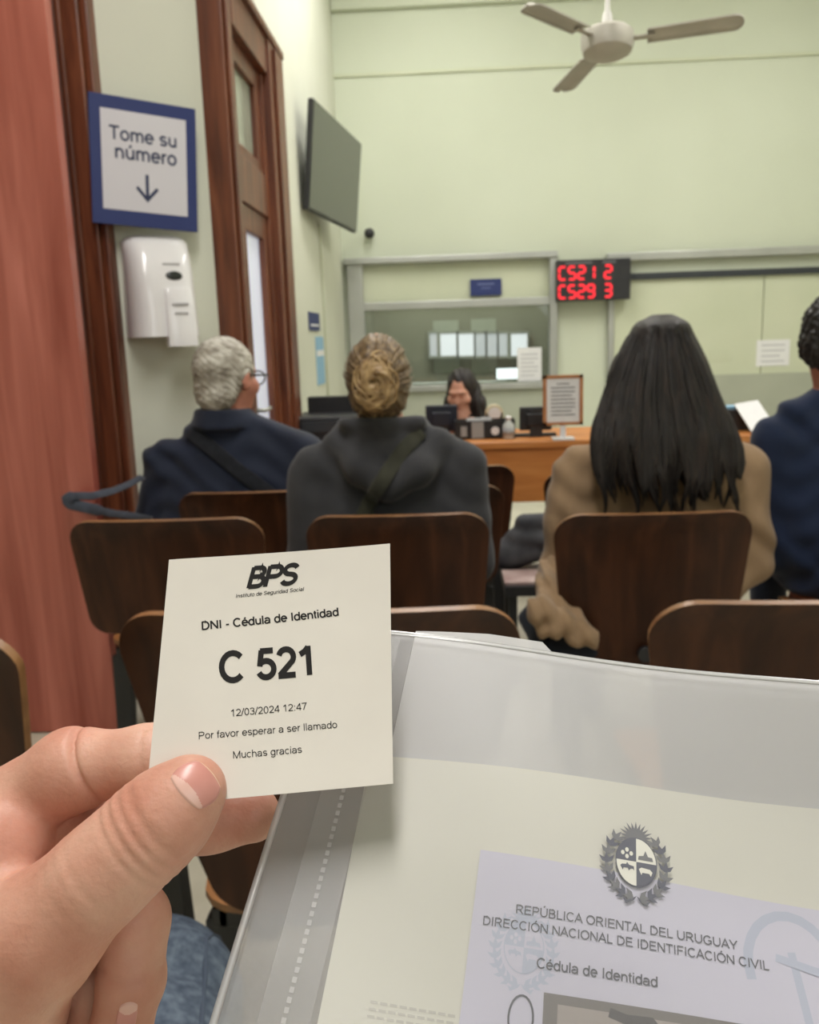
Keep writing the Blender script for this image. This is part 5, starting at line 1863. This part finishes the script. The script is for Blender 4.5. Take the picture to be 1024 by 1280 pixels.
def limb(pts, rpx, k=.006, ku=.0, flat=None, crease=()):
    """a digit through pixels with optical distances; radii in pixels"""
    global lo, hi
    W_ = pts_px(*pts)
    R_ = [r * c / F for r, (u, v, c) in zip(rpx, pts)]
    base = f_chain(W_, R_, k)
    cr = []
    for (u, v, c), (du, dv), amp, wd in crease:
        p = PC(u, v, c)
        q = PC(u + du, v + dv, c)
        cr.append((np.array(p), np.array((q - p).normalized()), amp, wd))

    def fn(X, Y, Z):
        d = base(X, Y, Z)
        for p, n, amp, wd in cr:
            x, y, z = X - p[0], Y - p[1], Z - p[2]
            s_ = x * n[0] + y * n[1] + z * n[2]
            s_ = s_ + .0006 * np.sin(x * 420 + z * 380)
            rr = np.sqrt(x * x + y * y + z * z)
            d = d + amp * np.exp(-(s_ / wd) ** 2) * np.exp(-(rr / .016) ** 4)
        return d
    l, h = bb(W_, max(R_) + .004)
    lo, hi = np.minimum(lo, l), np.maximum(hi, h)
    prims.append((fn, ku, l, h))


# thumb
thumb_px = [(243, 984, .2335), (215, 1012, .233), (172, 1052, .2315), (118, 1102, .231), (52, 1166, .234), (-30, 1270, .243), (-110, 1390, .258)]
thumb_r = [36, 47, 50, 54, 68, 98, 112]
wd = (-.77, .65)
limb(thumb_px, thumb_r, .010, .0, crease=[((176, 1050, .222), wd, 0.00066, 0.00068), ((164, 1061, .222), wd, 0.00072, 0.00068), ((153, 1071, .222), wd, 0.00048, 0.00062), ((188, 1038, .222), wd, 0.00052, .0010),
                                         ((110, 1108, .222), wd, 0.00018, 0.00074), ((96, 1122, .222), wd, 0.00018, 0.00074), ((84, 1134, .222), wd, 0.00015, 0.00074)])
# index finger, reaching behind the ticket
limb([(-40, 1040, .268), (90, 962, .262), (190, 951, .2575), (262, 962, .2545)], [52, 47, 41, 35], .006, .002,
     crease=[((100, 962, .252), (.93, -.36), .0016, .0011), ((92, 950, .252), (.95, -.30), .0006, .0009), ((176, 955, .247), (1, -.05), .0004, .0009)])
# middle finger, its tip out below the ticket
limb([(-30, 1095, .280), (75, 1058, .270), (180, 1036, .2685), (262, 1022, .2705), (316, 1018, .270)], [50, 44, 41, 38, 34], .006, .0015,
     crease=[((185, 1034, .263), (1, -.1), .0006, .001)])
# folded ring finger pointing down
limb([(20, 1150, .275), (120, 1130, .262), (166, 1150, .2545), (164, 1225, .2495), (150, 1290, .2475), (144, 1316, .2475)], [46, 42, 41, 37, 33, 28], .006, .0015,
     crease=[((164, 1228, .240), (-.1, 1), .0005, .001)])
# little finger behind it
limb([(0, 1200, .275), (90, 1190, .268), (122, 1225, .262), (118, 1290, .259), (112, 1330, .258)], [40, 34, 31, 28, 24], .006, .001)
# fold of the palm at the root of the index finger, and the palm itself
limb([(-16, 1060, .2525), (4, 1066, .2535), (14, 1110, .258)], [50, 46, 42], .012, .006)
limb([(-34, 1104, .2425), (-6, 1112, .2430)], [36, 30], .01, .006)
limb([(-70, 1080, .275), (-60, 1180, .275), (-100, 1330, .275)], [100, 120, 120], .02, .006)
limb([(-60, 1200, .262), (30, 1190, .262)], [90, 50], .02, .008)
limb([(-60, 1330, .262), (-170, 1500, .272), (-300, 1700, .28)], [110, 112, 118], .03, .01)
fh = Field(lo - .003, hi + .003, .00085)
for fn, ku, l, h in prims:
    fh.add(fn, ku, l - .004, h + .004)
hand_me = fh.mesh('person')
person = link_mesh('person', hand_me, SK)
tag(person, 'left hand and denim knee of the person holding up the queue ticket', 'person')
ht = bvh_of(person)


def nail(name, quad, n=36, lift=.00045):
    """a nail plate laid on the finger: quad = base-left, base-right, tip-right, tip-left pixels"""
    bm = bmesh.new()
    vs = []
    for j in range(n + 1):
        row = []
        for i in range(n + 1):
            s_, t_ = i / n * 2 - 1, j / n * 2 - 1
            # superellipse outline
            a_ = s_ * math.sqrt(1 - (.30 if t_ < 0 else .62) * t_ * t_)
            b_ = t_ * math.sqrt(1 - .36 * s_ * s_)
            x, y = (a_ + 1) / 2, (b_ + 1) / 2
            q = [Vector((*p, 0)) for p in quad]
            p = q[0].lerp(q[1], x).lerp(q[3].lerp(q[2], x), y)
            dr = ray(p.x, p.y).normalized()
            h = ht.ray_cast(CAM, dr)
            if h[0] is None:
                h = ht.find_nearest(PC(p.x, p.y, .235))
            e_ = max(abs(s_), abs(t_))
            up = lift * (1.0 if e_ < .92 else -.4)
            row.append(bm.verts.new(h[0] + h[1] * up))
        vs.append(row)
    for j in range(n):
        for i in range(n):
            f_ = bm.faces.new((vs[j][i], vs[j][i + 1], vs[j + 1][i + 1], vs[j + 1][i]))
            f_.smooth = True
            tt_ = (j + .5) / n
            f_.material_index = 1 if (tt_ < .34 - .9 * ((i + .5) / n - .5) ** 2) else (2 if tt_ > .93 else 0)
    for _ in range(3):
        bmesh.ops.smooth_vert(bm, verts=[v for v in bm.verts if not v.is_boundary], factor=.5, use_axis_x=True, use_axis_y=True, use_axis_z=True)
    return obj(name, bm, NAIL, person)


NAIL = [noisy(mat('nail_plate', s2l(205, 142, 132), .28, spec=.5), [s2l(198, 134, 124), s2l(212, 152, 142)], nscale=60), mat('lunula', s2l(224, 180, 168), .3), mat('nail_rim', s2l(226, 190, 160), .35)]
nail('thumb_nail', [(204, 971), (248, 1020), (287, 990), (247, 940)])
nail('ring_finger_nail', [(176, 1250), (148, 1252), (140, 1300), (166, 1300)])
# sleeve, off the frame, carries the arm on towards the body
wv = PC(-300, 1700, .28)
SHIRT = cloth_mat('grey_sleeve', s2l(90, 92, 98), s2l(110, 112, 118))
f = Field(np.array((-.50, -.48, .55)), np.array((.05, .22, 1.15)), .009)
f.add(f_chain([PC(-240, 1610, .277), (-.36, -.02, .86), (-.24, -.30, 1.02)], [.038, .052, .07], .04))
link_mesh('sleeve', f.mesh('sleeve'), SHIRT, person)
# jeans: thigh, bent knee, shin; a shoe below
DEN = noisy(mat('denim', s2l(86, 108, 138), .85, spec=.15), [s2l(64, 73, 88), s2l(82, 92, 107), s2l(102, 113, 127)], scale=(1, 1, .35), nscale=90, detail=8, bump=.5, bscale=600, bdist=.001)
kn = P(212, 1230, .92)
f = Field((kn.x - .2, -.2, .0), (kn.x + .45, kn.y + .22, kn.z + .15), .008)
f.add(f_chain([(-.13, -.08, .52), (kn.x, kn.y - .02, kn.z), (kn.x + .0, kn.y + .03, .42), (kn.x + .01, kn.y - .02, .10)], [.092, .080, .066, .060], .03))
s, X, Y, Z = f.grid()
f.D = (f.D + .004 * np.sin((Y - kn.y) * 70 + X * 20 + 2 * np.sin(X * 30)) * np.exp(-((Y - kn.y + .06) / .09) ** 2) + .0022 * np.sin(Y * 60 + Z * 40 + X * 50)).astype(np.float32)
f.cut(lambda X, Y, Z: .085 - Z + 0 * X)
jeans = link_mesh('jeans', f.mesh('jeans'), DEN, person)
jt = bvh_of(jeans)
sm = []
for i in range(30):
    t = i / 29
    Yq = .30 + (kn.y + .05 - .30) * t
    xq = -.13 + (kn.x + .13) * min(1, (Yq + .08) / (kn.y + .06)) + .055
    h = jt.ray_cast(Vector((xq, Yq, 1.1)), Vector((0, 0, -1)))
    if h[0] is not None:
        sm.append(h[0] + Vector((0, 0, .001)))
if len(sm) > 4:
    obj('seam', tube(bmesh.new(), sm, 1.0, 6, flat=(.006, .003)), mat('denim_seam', s2l(66, 76, 92), .9), person)
f = Field((kn.x - .09, kn.y - .16, -.004), (kn.x + .11, kn.y + .28, .13), .006)
f.add(f_chain([(kn.x + .01, kn.y - .05, .05), (kn.x + .01, kn.y + .08, .045), (kn.x + .01, kn.y + .19, .038)], [.048, .046, .036], .02))
f.cut(lambda X, Y, Z: .003 - Z + 0 * X)
link_mesh('shoe', f.mesh('shoe'), SHOE, person)

# ---------------- the plastic sleeve and what is in it
fa = RCW @ Vector((1, -.09, .185)).normalized()
fb = RCW @ Vector((322, 1290, -1110)).normalized()
fb = (fb - fa * fb.dot(fa)).normalized()
fn2 = fa.cross(fb).normalized()
FO = PC(414, 782, .30)
fpx = lambda u, v: hit_plane(u, v, FO, fn2)


def fst(u, v):
    q = fpx(u, v) - FO
    return q.dot(fa), q.dot(fb)


def fpt(x, y, lift=0.0):
    """a point of the sleeve: x to the right, y upwards along it from its top left corner"""
    sag = .0035 * math.sin(x * 28 + .6) * min(1, max(0, -y * 14)) + .0016 * math.sin(x * 45 + y * 38)
    return FO + fa * x + fb * y + fn2 * (lift + sag)


FW, FH = .238, .255
fold = thing('plastic_sleeve', 'translucent plastic document sleeve held below the ticket, papers inside', 'document sleeve', FO + fb * -FH + fa * FW / 2)


def sheet(name, x0, x1, y0, y1, lift, mats, parent=None, nx=40, ny=36, th=.00012, corner=None, rot=0.0, piv=None, bmx=None, mi=0, top=None):
    bm = bmx or bmesh.new()
    c_, s_ = math.cos(rot), math.sin(rot)
    piv = piv or (x0, y1)
    grids = []
    for lay in (0, 1):
        gg = []
        for j in range(ny + 1):
            row = []
            for i in range(nx + 1):
                x, y = x0 + (x1 - x0) * i / nx, y0 + (y1 - y0) * j / ny
                if top:
                    y = y0 + (y1 + top(x) - y0) * j / ny
                dx, dy = x - piv[0], y - piv[1]
                row.append(bm.verts.new(fpt(piv[0] + dx * c_ - dy * s_, piv[1] + dx * s_ + dy * c_, lift - th * lay)))
            gg.append(row)
        grids.append(gg)
        for j in range(ny):
            for i in range(nx):
                q = (gg[j][i], gg[j][i + 1], gg[j + 1][i + 1], gg[j + 1][i])
                f_ = bm.faces.new(q if lay == 0 else q[::-1])
                f_.smooth = True
                f_.material_index = mi
    for i in range(nx):
        for j_, rev in ((0, 0), (ny, 1)):
            a_, b_, c2, d_ = grids[0][j_][i], grids[1][j_][i], grids[1][j_][i + 1], grids[0][j_][i + 1]
            bm.faces.new((a_, b_, c2, d_)).material_index = mi
    for j in range(ny):
        for i_ in (0, nx):
            bm.faces.new((grids[0][j][i_], grids[0][j + 1][i_], grids[1][j + 1][i_], grids[1][j][i_])).material_index = mi
    if bmx:
        return None
    return obj(name, bm, mats, parent, smooth='auto')


def single(name, x0, x1, y0, y1, lift, m_, parent, nx=60, ny=50, top=None):
    """one skin of the sleeve (a film has no thickness one could see)"""
    bm = bmesh.new()
    gg = []
    for j in range(ny + 1):
        row = []
        for i in range(nx + 1):
            x = x0 + (x1 - x0) * i / nx
            yt = y1 + (top(x) if top else 0)
            row.append(bm.verts.new(fpt(x, y0 + (yt - y0) * j / ny, lift)))
        gg.append(row)
    for j in range(ny):
        for i in range(nx):
            bm.faces.new((gg[j][i], gg[j][i + 1], gg[j + 1][i + 1], gg[j + 1][i])).smooth = True
    return obj(name, bm, m_, parent)


FILM = film('sleeve_film', (.80, .80, .82), .17, rough=.25, gloss=.9, bump=.22, bscale=2200)
FILMB = film('sleeve_film_back', (.78, .78, .80), .82, rough=.35, gloss=.4)  # heavy haze stands in for light reflected off the sheet
RIM = film('sleeve_rim', (.85, .85, .86), .45, rough=.2, gloss=1.0)
xa = fst(424, 1024)[0]
single('side_margin', 0, xa + .010, -FH, 0, -.0022, film('margin_film', (.70, .70, .72), .38, rough=.35, gloss=.4), fold, nx=10)  # same back sheet split off, made clearer so this strip reads darker
single('back_sheet', xa + .0101, FW, -FH, 0, -.0022, FILMB, fold, top=lambda x: .0035 * min(1, max(0, (x - .02) * 30)) * (x < .072) + .0012)
single('front_sheet', 0, FW, -FH, -.0015, .0004, FILM, fold)
# welded rims along the top and the left
bm = bmesh.new()
for a_, b_ in (((.0015, -.0008), (FW, -.0008)), ((.0015, -.0008), (.0015, -FH))):
    pass
pts = [fpt(.0008 + (FW - .0008) * i / 60, -.0012, .0006) for i in range(61)]
tube(bm, pts, 1.0, 6, flat=(.0016, .0004), up=fn2)
obj('top_rim', bm, RIM, fold)
bm = bmesh.new()
pts = [fpt(.0010, -.002 - (FH - .002) * i / 60, .0006) for i in range(61)]
tube(bm, pts, 1.0, 6, flat=(.0022, .0003), up=fn2)
obj('side_rim', bm, RIM, fold)
# perforated binding strip on the left
xa, ya = fst(424, 1024)
bm = bmesh.new()
for k in range(84):
    y = -.045 - k * .00235
    for dx in (0,):
        x = xa - .0004 + dx
        vs = [bm.verts.new(fpt(x + a_, y + b_, .0007)) for a_, b_ in ((-.0006, -.0007), (.0006, -.0007), (.0006, .0007), (-.0006, .0007))]
        bm.faces.new(vs)
obj('weld_dots', bm, film('weld_dots', (.95, .95, .96), .30, rough=.3), fold)
single('binding_strip', xa - .007, xa + .006, -FH, -.003, .0002, film('strip_film', (.75, .75, .77), .22, rough=.3, gloss=.5), fold, nx=6)

# the white sheet and the identity document in the sleeve
x0, y1 = fst(463, 944)
ang = math.atan2(fst(1000, 1000)[1] - y1, fst(1000, 1000)[0] - x0)
bm = bmesh.new()
sheet('', x0, x0 + .215, y1 - .20, y1, -.0012, None, rot=ang, bmx=bm)
lf = lambda u, v, l: fpt(*fst(u, v), l)
for row in range(3):
    for k in range(9):
        u0 = 464 + k * 12 + row * -2
        v0 = 1252 + row * 9 + k * 1.9
        q = [lf(u0, v0, -.00108), lf(u0 + 9, v0 + 1.4, -.00108), lf(u0 + 9, v0 + 5, -.00108), lf(u0, v0 + 3.6, -.00108)]
        bm.faces.new([bm.verts.new(p) for p in q]).material_index = 1
tag(obj('paper_sheet', bm, smooth='auto', mats=[noisy(mat('cream_paper', s2l(238, 235, 222), .7, spec=.2), [s2l(234, 231, 217), s2l(241, 238, 226)], nscale=9), mat('faint_print', s2l(212, 208, 198), .8)]), 'cream white sheet of paper inside the plastic sleeve, behind the identity document', 'paper')

x0, y1 = fst(601, 1066)
xr, yr = fst(1010, 1127)
ang = math.atan2(yr - y1, xr - x0)
bm = bmesh.new()
sheet('', x0, x0 + .15, y1 - .14, y1, -.0004, None, rot=ang, bmx=bm)
hitdoc = lambda u, v: fpt(*fst(u, v), -.0002)
DPL = (fpx, fn2)
onsheet = lambda p: fpt((p - FO).dot(fa), (p - FO).dot(fb), -.00022)
put_text(bm, 'REPÚBLICA ORIENTAL DEL URUGUAY', (644, 1144), (925, 1184), .100, DPL, mi=1, lift=.00008, post=onsheet)
put_text(bm, 'DIRECCIÓN NACIONAL DE IDENTIFICACIÓN CIVIL', (603, 1158), (966, 1209), .100, DPL, mi=1, lift=.00008, post=onsheet)
put_text(bm, 'Cédula de Identidad', (670, 1211), (823, 1234), .11, DPL, mi=1, lift=.00008, post=onsheet)


def poly(bm, pts, fn, mi):
    vs = [bm.verts.new(fn(x, y)) for x, y in pts]
    bm.faces.new(vs).material_index = mi


def emblem(bm, u, v, H, rot, lift, dark, mid, light):
    """coat of arms: sun over a quartered oval in a leafy wreath"""
    cx_, cy_ = fst(u, v)
    c_, s_ = math.cos(rot), math.sin(rot)

    def fn(x, y, dz=0.0):
        x, y = x * H, y * H
        return fpt(cx_ + x * c_ - y * s_, cy_ + x * s_ + y * c_, lift + dz)
    top = lambda x, y: fn(x, y, .00006)
    top2 = lambda x, y: fn(x, y, .00012)
    # sun
    poly(bm, _arc(0, .285, .125, .125, 0, 360, 24)[:-1], fn, mid)
    for k in range(15):
        a = math.radians(-20 + k * 220 / 14)
        p = (math.cos(a), math.sin(a))
        n_ = (-p[1], p[0])
        r0, r1, w = .11, .205 + .015 * (k % 2), .020
        poly(bm, [(p[0] * r0 + n_[0] * w, .285 + p[1] * r0 + n_[1] * w), (p[0] * r0 - n_[0] * w, .285 + p[1] * r0 - n_[1] * w), (p[0] * r1, .285 + p[1] * r1)], fn, mid)
    # shield
    rx, ry = .235, .285
    poly(bm, _arc(0, .0, rx + .012, ry + .012, 0, 360, 40)[:-1], top, dark)
    for a0, mi in ((90, dark), (0, light), (180, light), (270, dark)):
        poly(bm, [(0, 0)] + _arc(0, .0, rx, ry, a0, a0 + 90, 12), top2, mi)
    t3 = lambda x, y: fn(x, y, .00018)
    for x, y in ((-.11, .13), (-.06, .09), (-.16, .09), (-.11, .05)):
        poly(bm, _arc(x, y, .022, .028, 0, 360, 10)[:-1], t3, light)
    poly(bm, [(.02, .03), (.20, .03), (.19, .075), (.14, .08), (.11, .15), (.085, .085), (.03, .075)], t3, mid)
    poly(bm, [(-.19, -.07), (-.17, -.05), (-.12, -.045), (-.11, -.02), (-.085, -.05), (-.03, -.06), (-.025, -.11), (-.045, -.09), (-.07, -.095), (-.09, -.12), (-.10, -.09), (-.15, -.09), (-.16, -.12)], t3, dark)
    poly(bm, [(.03, -.08), (.06, -.06), (.16, -.07), (.19, -.10), (.17, -.15), (.15, -.12), (.07, -.12), (.06, -.15), (.04, -.11)], t3, light)
    # wreath
    for sx in (-1, 1):
        for k in range(9):
            a = math.radians(-84 + k * 15.5)
            px_, py_ = sx * .345 * math.cos(a), -.02 + .40 * math.sin(a)
            for da, L in ((.75, .13), (0.0, .14), (-.75, .13)):
                d_ = a + PI / 2 + da
                dx, dy = sx * math.cos(d_), math.sin(d_)
                nx_, ny_ = -dy, dx
                poly(bm, [(px_, py_), (px_ + dx * L * .45 + nx_ * .026, py_ + dy * L * .45 + ny_ * .026), (px_ + dx * L, py_ + dy * L), (px_ + dx * L * .45 - nx_ * .026, py_ + dy * L * .45 - ny_ * .026)], fn, dark if k % 2 else mid)
        poly(bm, [(0, -.40), (sx * .10, -.46), (sx * .16, -.44), (sx * .12, -.50), (sx * .03, -.45)], fn, dark)


u2, v2 = fst(795, 1079)
Hm = (fpx(795, 1028) - fpx(795, 1132)).length
emblem(bm, 655, 1186, Hm * .93, ang, -.00036, 2, 2, 0)
# pale blue printed ornament at the right, oval by the photo, and the photo itself
orn = _arc(0, 0, .011, .013, 200, -20, 14) + [(.013, -.012)]
cx_, cy_ = fst(996, 1206)
for q in ribbon(orn, .0024) + ribbon([(-.004, .002), (.02, -.002)], .002) + ribbon([(.0, .004), (.004, -.02)], .002):
    poly(bm, q, lambda x, y: fpt(cx_ + x, cy_ + y, -.00034), 2)
cx_, cy_ = fst(651, 1273)
for q in ribbon(_arc(0, 0, .0030, .0050, 0, 360, 24), .0005):
    poly(bm, q, lambda x, y: fpt(cx_ + x, cy_ + y, -.00015), 1)
pq = [fst(680, 1241), fst(1060, 1297)]
ex = Vector((pq[1][0] - pq[0][0], pq[1][1] - pq[0][1], 0)).normalized()
ey = Vector((-ex.y, ex.x, 0))


def ph(x, y, l=-.00015):
    q = Vector((*pq[0], 0)) + ex * x - ey * y
    return fpt(q.x, q.y, l)


pw = .088
def patch(x0, y0, x1, y1, l, mi, inside=None, n=26):
    for i in range(n):
        for j in range(n):
            a, b_ = x0 + (x1 - x0) * i / n, x0 + (x1 - x0) * (i + 1) / n
            c, d_ = y0 + (y1 - y0) * j / n, y0 + (y1 - y0) * (j + 1) / n
            if inside and not inside((a + b_) / 2, (c + d_) / 2):
                continue
            bm.faces.new([bm.verts.new(ph(*q, l)) for q in ((a, c), (b_, c), (b_, d_), (a, d_))]).material_index = mi


patch(0, 0, pw, .07, -.00026, 3)
patch(.0035, .0022, pw - .002, .068, -.0002, 4)
patch(.018, .014, .066, .068, -.00014, 5, lambda x, y: ((x - .042) / .023) ** 2 + ((y - .045) / .030) ** 2 < 1, 44)
for q in ribbon([(.016, .0022), (.020, .0032), (.026, .0030), (.030, .007)], .0022) + ribbon([(.024, .003), (.016, .0075), (.012, .012)], .002) + ribbon([(.030, .0055), (.037, .009), (.040, .013)], .002):
    poly(bm, q, lambda x, y: ph(x, y, -.00012), 6)
doc = obj('identity_document', bm, smooth='auto', mats=[noisy(mat('document_paper', s2l(226, 222, 240), .65, spec=.2), [s2l(222, 218, 237), s2l(230, 227, 243)], nscale=8), mat('document_ink', s2l(70, 70, 82), .7), mat('pale_blue_print', s2l(202, 207, 228), .7),
                                  mat('photo_edge', s2l(120, 112, 108), .5), mat('photo_ground', s2l(176, 164, 158), .5), mat('photo_face', s2l(196, 160, 146), .5), mat('photo_hair', s2l(70, 64, 66), .5)])
tag(doc, 'pale lilac identity document page inside the plastic sleeve, with its photo at the bottom', 'document')
# the crest printed on the sleeve's front
bm = bmesh.new()
emblem(bm, 795, 1079, Hm, ang + .02, .0005, 0, 1, 2)
obj('crest', bm, [mat('crest_dark', s2l(94, 95, 106), .6), mat('crest_mid', s2l(112, 112, 116), .6), mat('crest_light', s2l(208, 206, 198), .6)], fold)
